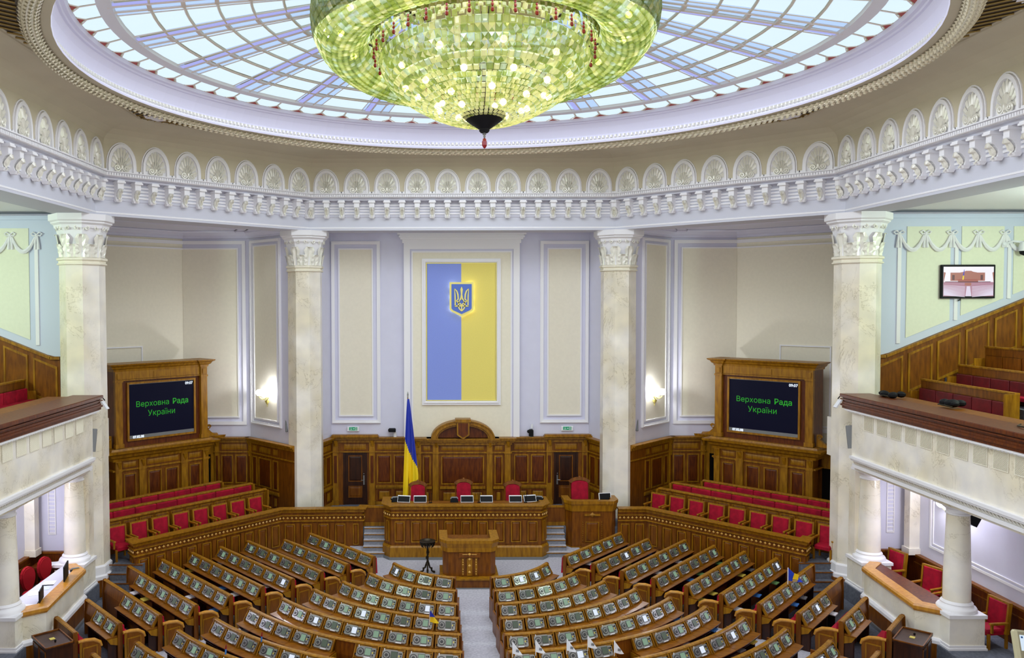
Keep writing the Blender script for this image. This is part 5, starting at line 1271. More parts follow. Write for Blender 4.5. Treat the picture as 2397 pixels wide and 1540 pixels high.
for i,(x,y,l) in enumerate(((-12.85,4.25,'red office chair nearest the far column in the left loge'),(-12.9,3.3,'red office chair in the middle of the left loge'),(-12.95,2.35,'red office chair half hidden by the near column of the left loge'))):
    t=thing('office_chair',l,'chair',(x,y,H(-8.98)),1.12,'office chairs of the left loge')
    t.scale=(1.05,1.05,1.08)
    mb=MB(); pts=[(0.26*math.cos(a)*(0.85+0.15*math.sin(a)),0.82+0.34*math.sin(a)) for a in np.linspace(0,2*PI,18)[:-1]]; mb.plate(pts,0.20,0.28); mb.plate([(x_*0.9,(z_-0.82)*0.9+0.82) for x_,z_ in pts],0.17,0.20); mb.build('backrest',OFFRED,t)
    MB().bbox(-0.25,-0.26,0.44,0.25,0.22,0.54,0.06).build('seat',OFFRED,t)
    mb=MB(); mb.tube([(0,0,0.06),(0,0,0.45)],0.035,6); mb.tube([(0,0.2,0.48),(0,0.3,0.6),(0,0.27,0.75)],0.025,5)
    for k in range(5): a=2*PI*k/5; mb.tube([(0,0,0.1),(0.3*math.cos(a),0.3*math.sin(a),0.06)],0.022,5); mb.ball((0.3*math.cos(a),0.3*math.sin(a),0.035),0.033,6,4)
    mb.build('swivel_base',BLACK,t)
zd=H(-8.98)+0.86
for x,y,l,k in ((-11.95,3.25,'tall dark monitor seen from behind on the white loge desk',1.0),(-11.88,1.55,'smaller dark laptop open on the near end of the white loge desk',0.75)):
    t=thing('loge_monitor',l,'monitor',(x,y,zd),-PI/2+0.25)
    mb=MB(); mb.box(-0.34*k,0,0.10*k,0.34*k,0.035,0.52*k); mb.build('display',BLACK,t)
    mb=MB(); mb.box(-0.12*k,-0.1*k,0,0.12*k,0.14*k,0.02); mb.box(-0.03,0.01,0.02,0.03,0.03,0.2*k); mb.build('stand',BLACK,t)
    mb=MB(); mb.box(-0.05,-0.006,0.40*k,-0.02,0.0,0.45*k); mb.build('badge',PAPER,t)
for i,(x,y,rz_,m,l) in enumerate(((-12.35,3.1,0.2,PAPER,'white sheet lying in the middle of the left loge desk'),(-12.4,2.3,0.4,PAPER,'white sheet lying between the two dark screens of the left loge'),(-12.3,2.75,0.1,MINT,'pale blue sheet beside the tall monitor of the left loge'))):
    t=place(MB().box(-0.16,-0.22,0,0.16,0.22,0.008).mesh('paper_sheet',m),'paper_sheet',None,(x,y,zd),rz_); tag(t,l,'paper')
t=thing('telephone','dark desk telephone at the far end of the left loge desk','telephone',(-12.05,4.15,zd),0.6)
mb=MB(); mb.bbox(-0.13,-0.11,0,0.13,0.11,0.06,0.02); mb.build('body',BLACK,t); mb=MB(); mb.tube([(-0.12,0,0.07),(-0.09,0,0.10),(0.09,0,0.10),(0.12,0,0.07)],0.025,6); mb.build('handset',GREY,t)
t=thing('side_table','small brown table with papers against the end wall of the left loge','table',(-13.15,4.95,H(-8.98)))
mb=MB(); mb.box(-0.55,-0.3,0.74,0.55,0.35,0.80); mb.build('table_top',WOODR,t)
for x in (-0.5,0.5):
    for y in (-0.25,0.3): mb=MB(); mb.box(x-0.03,y-0.03,0,x+0.03,y+0.03,0.74); mb.build('leg',WOODD,t)
for x,y,rz_,m,l in ((-13.05,5.05,0.3,PAPER,'white papers on the small table in the left loge'),(-12.8,4.98,0.2,BLUEP,'blue covered folder on the small table in the left loge')):
    tag(place(MB().box(-0.16,-0.2,0,0.16,0.2,0.02).mesh('folder',m),'folder',None,(x,y,H(-8.98)+0.80),rz_),l,'paper')

# ================================================================== DEPUTIES' BENCHES
PITCH0=0.62
def console_mesh():
    """slanted tray with a grey voting console: local x along the row, -y to the deputy, origin at the foot of the slope"""
    mb=MB(); w=0.29
    sl=math.radians(32)
    S=Matrix.Rotation(-sl,4,'X')
    mb.T=S
    mb.box(-w,0.0,0.0,w,0.03,0.32,0)                                # oak tray
    mb.box(-w,-0.05,-0.01,-w+0.02,0.03,0.32,0); mb.box(w-0.02,-0.05,-0.01,w,0.03,0.32,0)
    o=[(-0.235,0.05),(-0.20,0.03),(-0.06,0.03),(-0.05,0.015),(0.10,0.015),(0.11,0.03),(0.21,0.03),(0.235,0.06),(0.235,0.24),(0.21,0.27),(0.12,0.27),(0.10,0.285),(-0.16,0.285),(-0.18,0.27),(-0.215,0.265),(-0.235,0.23)]
    mb.plate(o,0.0,-0.035,1)
    for r,y,m in ((0.088,-0.043,2),(0.066,-0.05,1),(0.04,-0.056,2)):
        mb.plate([(-0.135+r*math.cos(2*PI*i/12),0.155+r*math.sin(2*PI*i/12)) for i in range(12)],-0.03,y,m)
    mb.box(-0.035,-0.03,0.075,0.125,-0.044,0.255,2)                   # bezel of the display
    for i,(x,z,m) in enumerate(((0.16,0.21,2),(0.20,0.21,4),(0.16,0.155,5),(0.20,0.155,2),(0.165,0.095,2))): mb.box(x-0.014,-0.03,z-0.018,x+0.014,-0.045,z+0.018,m)
    mb.box(-0.03,-0.035,0.022,0.12,-0.05,0.045,3)                     # card slot
    mb.box(-0.27,-0.03,0.06,-0.245,-0.01,0.10,4); mb.box(0.245,-0.03,0.25,0.275,-0.012,0.28,4)
    mb.tube([(-0.19,-0.03,0.25),(-0.19,-0.06,0.28),(-0.19,-0.06,0.30)],0.012,4,3)
    return mb.mesh('console',[WOODG,SILVER,SILVD,PAPER,BLACK,YELP])
CON=console_mesh()
def lcd_mesh(m):
    mb=MB(); mb.T=Matrix.Rotation(-math.radians(32),4,'X'); mb.box(-0.025,-0.04,0.085,0.115,-0.047,0.245); return mb.mesh('console_screen',m)
LCD=[lcd_mesh(LCDA),lcd_mesh(LCDB),lcd_mesh(LCDW)]
def end_panel_mesh():
    """seat end: board with a rounded arm on top; x outward along the row, +y to the seat side"""
    mb=MB(); out=[(0.10,0.0),(0.62,0.0),(0.64,0.45),(0.60,0.60),(0.45,0.70),(0.22,0.74),(0.10,0.74)]
    vs=[(0,y,z) for y,z in out]+[(0.06,y,z) for y,z in out]; n=len(out)
    mb.add(vs,[tuple(range(n)),tuple(range(2*n-1,n-1,-1))]+[((i+1)%n,i,n+i,n+(i+1)%n) for i in range(n)],0)
    mb.tube([(0.03,0.06,0.75),(0.03,0.24,0.755),(0.03,0.46,0.715),(0.03,0.62,0.61),(0.03,0.66,0.50)],[0.042,0.048,0.048,0.044,0.03],8,2)
    mb.box(0.06,0.08,0,0.085,0.14,0.72,1); mb.box(0.06,0.16,0.10,0.075,0.54,0.58,1); mb.box(0.062,0.19,0.13,0.08,0.51,0.55,0)
    return mb.mesh('end_panel',[WOODM,WOODG,ARMO])
ENDP=end_panel_mesh()
random.seed(11)
BOOKS=[]
def bench(label,path,tot,cons,group,fd=0.42,plain=None,inner=None,arm_end=None,plain_end=False):
    """path: polyline of the top edge left->right as seen by the deputy; consoles: list of arc positions (start,pitch,n)"""
    base=Vector((sum(p[0] for p in path)/len(path),sum(p[1] for p in path)/len(path)))
    t=thing('deputy_bench',label,'bench',(base.x,base.y,0),0,group)
    P=[(p[0]-base.x,p[1]-base.y) for p in path]
    seg_=[0]
    for i in range(len(P)-1): seg_.append(seg_[-1]+math.hypot(P[i+1][0]-P[i][0],P[i+1][1]-P[i][1]))
    L=seg_[-1]
    def at(u):
        u=max(0,min(L,u))
        for i in range(len(P)-1):
            if u<=seg_[i+1]+1e-9:
                f=(u-seg_[i])/(seg_[i+1]-seg_[i]); x=P[i][0]+(P[i+1][0]-P[i][0])*f; y=P[i][1]+(P[i+1][1]-P[i][1])*f
                return x,y,math.atan2(P[i+1][1]-P[i][1],P[i+1][0]-P[i][0])
    def sub(u0,u1):
        k=[u0]+[q for q in seg_ if u0+1e-4<q<u1-1e-4]+[u1]; return [at(u)[:2] for u in k]
    # deputy side = right of the direction -> negative offsets
    mb=MB(); mb.sweep([(0.07,0.0),(0.0,0.0),(-0.03,0.62),(0.02,0.96),(0.07,0.96)],P); mb.build('back_panel',WOODM,t)
    mb=MB(); mb.sweep([(0.09,0.955),(-0.02,0.955),(-0.03,0.975),(-0.01,1.0),(0.07,1.0),(0.09,0.985)],P); mb.build('top_rail',WOODG,t)
    mb=MB(); PS=sub(0.0,L) if 'straight' in label else sub(0.05,L-0.05); mb.sweep([(0.15,0.40),(0.07,0.42),(0.07,0.93),(0.12,0.93)],PS); mb.build('seat_upholstery',RED,t)
    if 'first' not in label: mb=MB(); mb.sweep([(0.52,0.36),(0.14,0.36),(0.14,0.46),(0.50,0.46)],PS); mb.build('seat_cushion',RED,t)
    ends=[]
    i0=0
    for (u0,pt,n) in sorted(cons):
        for i in range(n):
            a=u0+pt*i; b_=a+pt; x,y,an=at((a+b_)/2)
            mb=MB(); mb.sweep([(-0.06,0.645),(-fd,0.635),(-fd-0.01,0.665),(-0.06,0.685)],sub(a+0.006,b_-0.006)); mb.build('desk_flap',DESKW,t)
            c=place(CON,'console',t,(x+math.sin(an)*0.175,y-math.cos(an)*0.175,0.685),an,scale=(pt/0.62,1,1))
            place(random.choice([LCD[0],LCD[0],LCD[1],LCD[1],LCD[1],LCD[2]]) if random.random()<0.75 else LCD[0],'console_screen',c)
            if i%2==0 and n>1:
                mb=MB(); T=frame(*at(a+0.02)[:2],0,at(a+0.02)[2]); mb.T=T; mb.box(-0.012,-0.28,0,0.012,0,0.64); mb.build('support_panel',WOODD,t)
        a,b_=u0,u0+pt*n
        mb=MB(); mb.sweep([(0,0.50),(-fd+0.09,0.50),(-fd+0.09,0.515),(0,0.515)],sub(a,b_)); mb.build('book_shelf',WOODD,t)
        for e,g in ((a,-1),(b_,1)):
            x,y,an=at(e); mb=MB(); mb.T=frame(x,y,0,an); mb.add([(-0.015,-0.04,0.635),(0.015,-0.04,0.635),(0.015,-fd+0.02,0.63),(-0.015,-fd+0.02,0.63),(-0.015,-0.04,0.42),(0.015,-0.04,0.42),(0.015,-fd+0.1,0.5),(-0.015,-fd+0.1,0.5)],[(0,1,2,3),(4,7,6,5),(0,4,5,1),(1,5,6,2),(2,6,7,3),(3,7,4,0)],0)
            mb.build('flap_bracket',WOODG,t)
            mb=MB(); mb.T=frame(x-g*0.05*math.cos(an),y-g*0.05*math.sin(an),0,an); mb.box(-0.015,-0.30,0,0.015,0,0.63); mb.build('support_panel',WOODD,t)
        for i in range(n): BOOKS.append((base,at(a+pt*(i+0.5)),label,i+i0,n))
        i0+=n
    for e,g in ((0.0,-1),(L,1)):
        x,y,an=at(e); mb=MB(); mb.T=frame(x,y,0,an)
        prof=[(0.07,0),(0.07,0.9),(0.05,1.01),(-0.02,1.01),(-0.05,0.96),(-0.06,0.70),(-0.06,0.0)]
        vs=[(-0.02,o,z) for o,z in prof]+[(0.02,o,z) for o,z in prof]; n_=len(prof)
        mb.add(vs,[tuple(range(n_)),tuple(range(2*n_-1,n_-1,-1))]+[((i+1)%n_,i,n_+i,n_+(i+1)%n_) for i in range(n_)],0); mb.build('end_board',WOODM,t)
        if (plain_end and 'first' not in label): 
            mb=MB(); mb.T=frame(x,y,0,an); mb.prism([(-0.025,0.05),(0.025,0.05),(0.025,0.50),(-0.025,0.50)],0.0,0.62); mb.build('seat_end_board',WOODM,t)
        if arm_end in (g,0):
            place(ENDP,'end_panel',t,(x+math.cos(an)*0.03*g,y+math.sin(an)*0.03*g,0),an if g>0 else an,scale=(g,1,1))
    return t
WI=[(3.19,6.77),(3.98,5.97),(4.74,5.24),(5.55,4.56),(6.34,3.88),(7.12,3.14),(7.92,2.38),(8.70,1.66),(9.57,1.07),(10.5,0.46)]
WL=[3.80,3.80,4.62,4.60,4.62,4.62,4.70,3.95,2.42,1.45]; WC=[5,5,6,6,6,6,5,3,2,0]
ang=math.radians(47.9)
for s in (-1,1):
    for k in range(10):
        a=WI[k]; b_=(a[0]+math.cos(ang)*WL[k],a[1]+math.sin(ang)*WL[k])
        pt=0.755; n=WC[k]
        if s>0: path=[a,b_]; st=0.02
        else: path=[(-b_[0],b_[1]),(-a[0],a[1])]; st=WL[k]-0.02-pt*n
        if k in (0,): st=0.0 if s>0 else WL[k]-pt*n
        lab='straight oak bench with %s voting consoles, %s from the rostrum, %s wing'%(NUM[n],ORD[k],SIDE[s])
        if n==0: lab='short oak bench without consoles beside the dark cabinet, %s wing'%SIDE[s]
        bench(lab,path,WL[k],[(st,pt,n)] if n else [],'straight benches of the %s wing'%SIDE[s],fd=0.35,arm_end=(None if k==0 else -s))
RAD=[2.87,4.02,5.09,6.13,7.22,8.28,9.38,10.48,11.58,12.65]; YC=7.5
OX=[2.50,3.24,4.00,4.78,5.58,6.38,7.14,7.93,8.73,9.55]; CN=[4,5,7,8,9,0,0,0,0,0]
for s in (-1,1):
    for k in range(10):
        r=RAD[k]; a0=math.asin(0.55/r); a1=math.asin(min(0.999,OX[k]/r))
        if k>=6:                                           # only the outer part reaches into the photograph
            a0=max(a0,math.acos(min(1,(YC+1.35)/r))) if r>YC+1.35 else a0
        n=22; arc=[(r*math.sin(a0+(a1-a0)*i/n),YC-r*math.cos(a0+(a1-a0)*i/n)) for i in range(n+1)]
        L=r*(a1-a0)
        if k<5: cons=[(0.03,(L-0.06)/CN[k],CN[k])]; ct=CN[k]
        elif k==5: p_=0.68; cons=[(0.03,p_,4),(L-0.03-p_*5,p_,5)]; ct=9
        else:
            p_=0.70; m_=int((L-0.06)/p_); m_=min(m_,8); cons=[(L-0.03-p_*m_,p_,m_)]; ct=m_
        if s<0:
            arc=[(-x,y) for x,y in arc[::-1]]; cons=[(L-u-p_*n_,p_,n_) for u,p_,n_ in cons]
        lab='curved oak bench with %s voting consoles, %s from the rostrum on the %s of the aisle'%(NUM[ct],ORD[k],SIDE[s])
        lab='curved oak bench with %s voting consoles, %s from the rostrum, %s of aisle'%(NUM[ct],ORD[k],SIDE[s])
        bench(lab,arc,L,cons,'curved benches on the %s of the aisle'%SIDE[s],arm_end=None,plain_end=True)
# booklets in the pockets under the desk flaps
random.seed(5)
bkm={}
cols=[(PAPER,'white'),(PAPER,'white'),(PAPER,'white'),(BLUEP,'blue'),(GREENP,'green'),(YELP,'yellow'),(GREY,'grey')]
for base,(x,y,an),lab,i,n in BOOKS:
    if random.random()>0.34: continue
    m,cn=random.choice(cols)
    wx=base.x+x+math.sin(an)*0.29; wy=base.y+y-math.cos(an)*0.29
    if wy<-1.0: continue
    key=cn
    if key not in bkm: bkm[key]=MB().box(-0.13,-0.14,0,0.13,0.14,0.028).box(-0.125,-0.135,0.0281,0.125,0.135,0.032).mesh('booklet',m)
    w_=lab.split(','); tail=w_[1].strip()
    tail=tail.replace(' from the rostrum','').replace(' in the ',' ').replace(' on the ',' ').replace(' of the aisle','')
    o=place(bkm[key],'booklet',None,(wx,wy,0.516),an+random.uniform(-0.12,0.12))
    kind='curved' if 'curved' in lab else 'wing'
    rowt=[q for q in ORD if q in lab][0]; side='left' if 'left' in lab else 'right'
    tag(o,'%s booklet under %s place from left of %s %s bench, %s half'%(cn,ORD[i],rowt,kind,side),'booklet','booklets in the bench pockets')
# dark cabinets beside the last benches
for s in (-1,1):
    t=thing('dark_cabinet','dark wooden cabinet with glossy top next to the short bench on the %s edge'%SIDE[s],'cabinet',(s*11.0,0.30,0),s*math.radians(47.9)+(0 if s>0 else 0))
    mb=MB(); mb.box(-0.52,-0.32,0,0.52,0.32,0.86); mb.build('body',WOODD,t)
    mb=MB(); tube_rect(mb,-0.55,0.55,0,0,0,0,0) if False else mb.box(-0.55,-0.35,0.86,0.55,0.35,0.90); mb.build('top',WOODD,t)
    mb=MB()
    for x0,y0,x1,y1 in ((-0.55,-0.35,0.55,-0.32),(-0.55,0.32,0.55,0.35),(-0.55,-0.35,-0.52,0.35),(0.52,-0.35,0.55,0.35)): mb.box(x0,y0,0.90,x1,y1,0.93)
    mb.build('top_edge',WOODM,t)
    mb=MB(); mb.box(-0.1,-0.06,0.90,0.04,0.06,0.908); mb.build('inlay',YELP,t); mb=MB(); mb.ball((0.2,0,0.92),0.03,6,4); mb.build('knob',BLACK,t)
    for a,b_ in ((-0.48,-0.03),(0.03,0.48)): raised(None,t,a,b_,0.1,0.8,-0.32,[WOODM,WOODD],0.03,0.02,'door')

# ================================================================== THINGS ON THE ROSTRUM
zt=H(-7.5)
for i,(x,y,rz_,l) in enumerate(((-2.18,10.35,-0.2,'desk monitor at the left end of the presidium desk, beside the phone'),(-1.55,10.32,0,'desk monitor in front of the red chair beside the flag'),(0.22,10.32,0,'desk monitor just left of the desk centre, in front of the central chair'),(0.95,10.32,0,'desk monitor just right of the central chair'),(2.05,10.32,0,'desk monitor in front of the right-hand red chair of the presidium'),(2.62,10.38,0.22,'desk monitor turned inward at the right end of the presidium desk'))):
    x-=0.12
    t=thing('desk_monitor',l,'monitor',(x,y,zt-0.07),rz_,'presidium monitors')
    mb=MB(); mb.T=Matrix.Rotation(-0.5,4,'X'); mb.box(-0.225,0,0.03,0.225,0.03,0.25); mb.build('back_shell',BLACK,t)
    mb=MB(); mb.T=Matrix.Rotation(-0.5,4,'X'); tube_rect(mb,-0.24,0.24,0.02,0.262,0.013,0.045,-0.005); mb.box(-0.24,0.001,0.263,0.24,0.06,0.285); mb.build('frame',PAPER,t)
    mb=MB(); mb.box(-0.12,0.02,0,0.12,0.2,0.025); mb.build('stand',GREY,t)
t=thing('desk_monitor','desk monitor standing on the single lectern at the right','monitor',(5.45,10.95,H(-7.72)),0.15,'presidium monitors')
mb=MB(); mb.T=Matrix.Rotation(-0.25,4,'X'); mb.box(-0.22,0,0.04,0.22,0.03,0.34); mb.build('back_shell',BLACK,t)
mb=MB(); mb.T=Matrix.Rotation(-0.25,4,'X'); tube_rect(mb,-0.24,0.24,0.02,0.36,0.022,0.045,-0.005); mb.build('frame',PAPER,t)
mb=MB(); mb.box(-0.1,0.02,0,0.1,0.2,0.03); mb.build('stand',GREY,t)
for x,y,rz_,l in ((-2.62,10.5,0.3,'black desk telephone at the left end of the presidium desk'),(-0.38,10.42,0,'black desk telephone left of the central chair on the presidium desk'),(2.85,10.55,-0.4,'black desk telephone with raised handset at the right end of the presidium desk')):
    t=thing('telephone',l,'telephone',(x,y,zt-0.06),rz_,'presidium telephones')
    mb=MB(); mb.add([(-0.15,-0.1,0),(0.15,-0.1,0),(0.15,0.12,0),(-0.15,0.12,0),(-0.14,-0.09,0.06),(0.14,-0.09,0.06),(0.14,0.1,0.13),(-0.14,0.1,0.13)],[(0,3,2,1),(4,5,6,7),(0,1,5,4),(1,2,6,5),(2,3,7,6),(3,0,4,7)]); mb.build('body',BLACK,t)
    mb=MB(); mb.tube([(-0.13,0.0,0.12),(-0.1,0,0.17),(0.1,0,0.17),(0.13,0,0.12)],0.03,6); mb.build('handset',GREY,t)
for x,l in ((-1.28,'thin gooseneck microphones near the first red chair'),(0.55,'thin gooseneck microphones in front of the central red chair'),(2.3,'thin gooseneck microphones near the right-hand red chair')):
    t=thing('microphone',l,'microphone',(x,10.3,zt-0.06))
    mb=MB(); mb.box(-0.06,-0.04,0,0.06,0.04,0.02); mb.build('base',BLACK,t); mb=MB()
    for g in (-1,1): mb.tube([(g*0.03,0,0.02),(g*0.035,0.0,0.2),(g*0.04,0.06,0.32)],0.008,4); mb.ball((g*0.04,0.07,0.33),0.018,5,4)
    mb.build('stems',BLACK,t)
# national flag
fl=thing('national_flag','blue and yellow silk flag hanging folded from a tall pole left of the presidium','flag',(-2.18,12.9,ZP))
mb=MB(); mb.tube([(0.02,0.02,0.0),(0.0,0.0,4.72)],0.022,8); mb.build('pole',WOODG,fl)
mb=MB(); mb.lathe([(0.001,4.96),(0.02,4.90),(0.035,4.82),(0.02,4.76),(0.03,4.73),(0.02,4.70)],8); mb.build('finial',SILVER,fl)
mb=MB(); mb.lathe([(0.2,0),(0.18,0.05),(0.05,0.10),(0.03,0.3)],14); mb.build('base',BRASS,fl)
vb=[];NXF,NZF=29,40
for j in range(NZF+1):
    v=j/NZF; z=4.66-4.02*v; wl=0.02+0.20*v**0.8; wr=0.06+0.36*min(1,v*1.25)**0.9
    for i in range(NXF+1):
        u=i/NXF; x=-wl+(wl+wr)*u; y=-0.04-0.10*v*math.sin(u*9.0+1.2)-0.05*v*math.sin(u*17+v*3)
        zz_=z+0.42*(u-0.45)*v*(0.6 if v<0.9 else 0.7); vb.append((x,y,zz_))
for col,nm_,mt in ((0,'blue_stripe',FLB),(1,'yellow_stripe',FLY)):
    mb=MB(); fs=[]
    for j in range(NZF):
        for i in range(NXF):
            u=(i+0.5)/NXF; v=(j+0.5)/NZF; yel = v > 0.40+0.32*u
            if yel==bool(col): fs.append((j*(NXF+1)+i,(j+1)*(NXF+1)+i,(j+1)*(NXF+1)+i+1,j*(NXF+1)+i+1))
    mb.add(vb,fs,0,True); o=mb.build(nm_,mt,fl)
# bronze stand beside the tribune
t=thing('bronze_stand','dark bronze pedestal stand with a wide fringed bowl left of the speaker rostrum','stand',(-1.40,7.95,0))
mb=MB(); mb.lathe([(0.03,0.30),(0.05,0.42),(0.03,0.5),(0.045,0.62),(0.028,0.70),(0.05,0.78),(0.03,0.86),(0.04,0.95),(0.06,1.0)],12); 
for i in range(10): a=i*0.9; mb.ball((0.045*math.cos(a),0.045*math.sin(a),0.40+0.055*i),0.03,5,4)
mb.build('stem',BRASS,t)
mb=MB(); mb.lathe([(0.05,0.98),(0.10,1.02),(0.20,1.06),(0.26,1.16),(0.28,1.19),(0.24,1.19),(0.18,1.12),(0.01,1.08)],20)
for i in range(16): a=2*PI*i/16; mb.tube([(0.25*math.cos(a),0.25*math.sin(a),1.15),(0.22*math.cos(a),0.22*math.sin(a),1.04),(0.19*math.cos(a),0.19*math.sin(a),0.97)],[0.03,0.025,0.012],4)
mb.build('bowl',BRASS,t)
for i in range(3):
    a=2*PI*i/3+PI/6; c,s_=math.cos(a),math.sin(a); mb=MB(); mb.tube([(0.03*c,0.03*s_,0.42),(0.10*c,0.10*s_,0.22),(0.16*c,0.16*s_,0.20),(0.17*c,0.17*s_,0.10),(0.28*c,0.28*s_,0.04)],[0.03,0.03,0.04,0.03,0.045],6); mb.build('foot',BRASS,t)

# ================================================================== WALL FITTINGS
for x,l in ((-4.52,'green emergency exit sign above the left door of the back wall'),(4.53,'green emergency exit sign above the right door of the back wall')):
    t=thing('exit_sign',l,'sign',(x,YW-0.02,H(-5.36)))
    MB().bbox(-0.26,-0.07,-0.10,0.26,0.0,0.09,0.02).build('casing',PAPER,t); mb=MB(); mb.box(-0.17,-0.075,-0.07,0.17,-0.07,0.07); g=mb.build('sign_face',EXITG,t)
    mb=MB(); mb.ball((-0.095,-0.078,0.035),0.014,6,4); stroke(mb,[(-0.10,0.02),(-0.09,-0.01),(-0.12,-0.05)],0.018,-0.074,-0.08); stroke(mb,[(-0.09,-0.01),(-0.06,-0.03),(-0.055,-0.05)],0.015,-0.074,-0.08)
    stroke(mb,[(-0.02,0),(0.03,0)],0.02,-0.074,-0.08); mb.plate([(0.03,-0.025),(0.03,0.025),(0.06,0)],-0.074,-0.08); tube_rect(mb,0.085,0.14,-0.05,0.05,0.012,-0.074,-0.08); mb.build('pictogram',PAPER,g)
t=thing('wall_camera','small black camera on a bracket on the back wall left of the flag','camera',(-2.86,YW-0.02,H(-5.45)))
mb=MB(); mb.box(0.05,-0.14,-0.28,0.17,0,-0.02); mb.build('mount',PAPER,t)
mb=MB(); mb.bbox(-0.16,-0.34,-0.02,0.14,-0.05,0.12,0.03); mb.lathe([(0.05,0),(0.055,0.06),(0.001,0.061)],10,(-0.13,-0.2,0.02)); mb.build('body',BLACK,t)
t=thing('wall_camera','small black camera pointing up on the back wall right of the backdrop','camera',(2.98,YW-0.02,H(-5.45)))
mb=MB(); mb.box(-0.06,-0.18,-0.30,0.06,0,-0.22); mb.tube([(0.04,-0.1,0.1),(0.06,-0.1,0.28)],0.045,8); mb.build('mount',PAPER,t)
mb=MB(); mb.bbox(-0.08,-0.28,-0.22,0.10,-0.05,0.06,0.03); mb.ball((-0.10,-0.2,-0.02),0.07,8,6); mb.build('body',BLACK,t)
for x,y,z,tl,rz_,l in ((-7.02,12.75,-4.75,0.22,-0.5,'slim grey line speaker tilted beside the left back pillar'),(7.02,12.75,-4.75,-0.22,0.5,'slim grey line speaker tilted beside the right back pillar'),
    (-12.0,5.45,-4.35,-0.12,0.6,'grey line speaker mounted on the big left pillar'),(12.0,5.45,-4.30,0.12,-0.6,'grey line speaker mounted on the big right pillar')):
    big=abs(x)>10; t=thing('line_speaker',l,'speaker',(x,y,H(z)),rz_)
    h=0.36 if big else 0.52; w_=0.10 if big else 0.045
    mb=MB(); mb.T=Matrix.Rotation(-0.28 if not big else -0.1,4,'X')@Matrix.Rotation((-tl if not big else -tl),4,'Y'); mb.bbox(-w_,-0.16,-h,w_,-0.06,h,0.02); mb.build('cabinet',GREY,t)
    mb=MB(); mb.box(-0.03,-0.08,-0.1,0.03,0.12,0.06); mb.build('mount',SILVD,t)
for s in (-1,1):
    t=thing('rail_lamp','small spotlight on a black arm at the end of the %s balcony rail'%SIDE[s],'lamp',(s*11.75,5.45,H(-3.0)))
    mb=MB(mirror(s)); mb.tube([(0,0,0.02),(-0.10,0.02,-0.02),(-0.16,0.03,-0.10)],0.018,5); mb.build('arm',BLACK,t)
    mb=MB(mirror(s)); mb.T=mirror(s)@Matrix.Translation((-0.16,0.02,-0.24))@Matrix.Rotation(0.6,4,'Y'); mb.box(-0.02,-0.10,-0.16,0.02,0.10,0.14); mb.build('head',PAPER,t)
# television on the right gallery wall, showing the chamber itself
tv=thing('wall_television','wide black television on the right gallery wall showing the chamber','television',(16.94,7.6,H(0.645)))
MB().bbox(-0.92,-0.16,-0.57,0.92,-0.06,0.57,0.02).build('casing',BLACK,tv)
mb=MB(); mb.box(-0.2,-0.08,-0.2,0.2,0,0.2); mb.tube([(-0.2,-0.1,-0.55),(-0.3,-0.12,-0.66),(-0.22,-0.12,-0.62)],0.02,5); mb.build('wall_mount',SILVD,tv)
mb=MB(); mb.box(-0.85,-0.165,-0.50,0.85,-0.16,0.50); scn=mb.build('screen',emis('picture_wall',(244,240,250),1.0),tv)
pw=emis('picture_wood',(168,110,100),1.0); pd=emis('picture_desks',(176,130,150),1.0); pl_=emis('picture_light',(222,212,232),1.0); pb=emis('picture_dark',(96,60,70),1.0); pu=emis('picture_blue',(60,70,190),1.0); py_=emis('picture_yellow',(236,210,60),1.0)
def pq(nm,m,quads,y):
    mb=MB()
    for q in quads: mb.plate(q,y,y-0.002)
    mb.build(nm,m,scn)
pq('picture_desks',pd,[[(-0.85,-0.5),(0.85,-0.5),(0.85,-0.02),(-0.85,-0.02)]],-0.166)
pq('picture_aisle',pl_,[[(-0.10,-0.5),(0.10,-0.5),(0.05,-0.16),(-0.06,-0.16)]],-0.1685)
st_=[]
for k in range(9):
    z=-0.12-0.042*k; st_+= [[(-0.84,z+0.01*k*0.5),(-0.12,z-0.05),(-0.12,z-0.068),(-0.84,z-0.012)],[(0.84,z+0.01*k*0.5),(0.12,z-0.05),(0.12,z-0.068),(0.84,z-0.012)]]
pq('picture_rows',pl_,st_,-0.1685)
pq('picture_panelling',pw,[[(-0.62,0.02),(0.55,0.02),(0.55,0.30),(0.30,0.30),(0.14,0.33),(0.08,0.36),(-0.10,0.36),(-0.16,0.33),(-0.30,0.30),(-0.62,0.30)],[(-0.85,-0.05),(-0.78,0.30),(-0.85,0.32)],[(0.85,-0.05),(0.80,0.30),(0.85,0.32)],[(-0.36,-0.02),(0.32,-0.02),(0.32,0.08),(-0.36,0.08)],[(-0.13,-0.14),(0.09,-0.14),(0.09,-0.04),(-0.13,-0.04)]],-0.1705)
pq('picture_doors',pb,[[(-0.56,0.05),(-0.48,0.05),(-0.48,0.22),(-0.56,0.22)],[(0.40,0.05),(0.48,0.05),(0.48,0.22),(0.40,0.22)],[(-0.36,-0.03),(0.32,-0.03),(0.32,-0.01),(-0.36,-0.01)],[(-0.80,-0.02),(0.74,-0.02),(0.74,0.0),(-0.80,0.0)]],-0.1725)
pq('picture_flag_blue',pu,[[(-0.20,0.20),(-0.16,0.20),(-0.15,0.40),(-0.165,0.40)]],-0.1745); pq('picture_flag_yellow',py_,[[(-0.22,0.06),(-0.17,0.06),(-0.16,0.20),(-0.20,0.20)]],-0.1745)
t=thing('dome_camera','white dome camera on a curved arm high on the right gallery wall','camera',(18.55,7.5,H(1.78)))
mb=MB(); mb.tube([(-0.35,0.05,0.12),(-0.15,-0.1,0.22),(0.1,-0.22,0.18)],0.04,6); mb.ball((-0.35,0.05,0.12),0.09,8,6); mb.build('arm',PAPER,t)
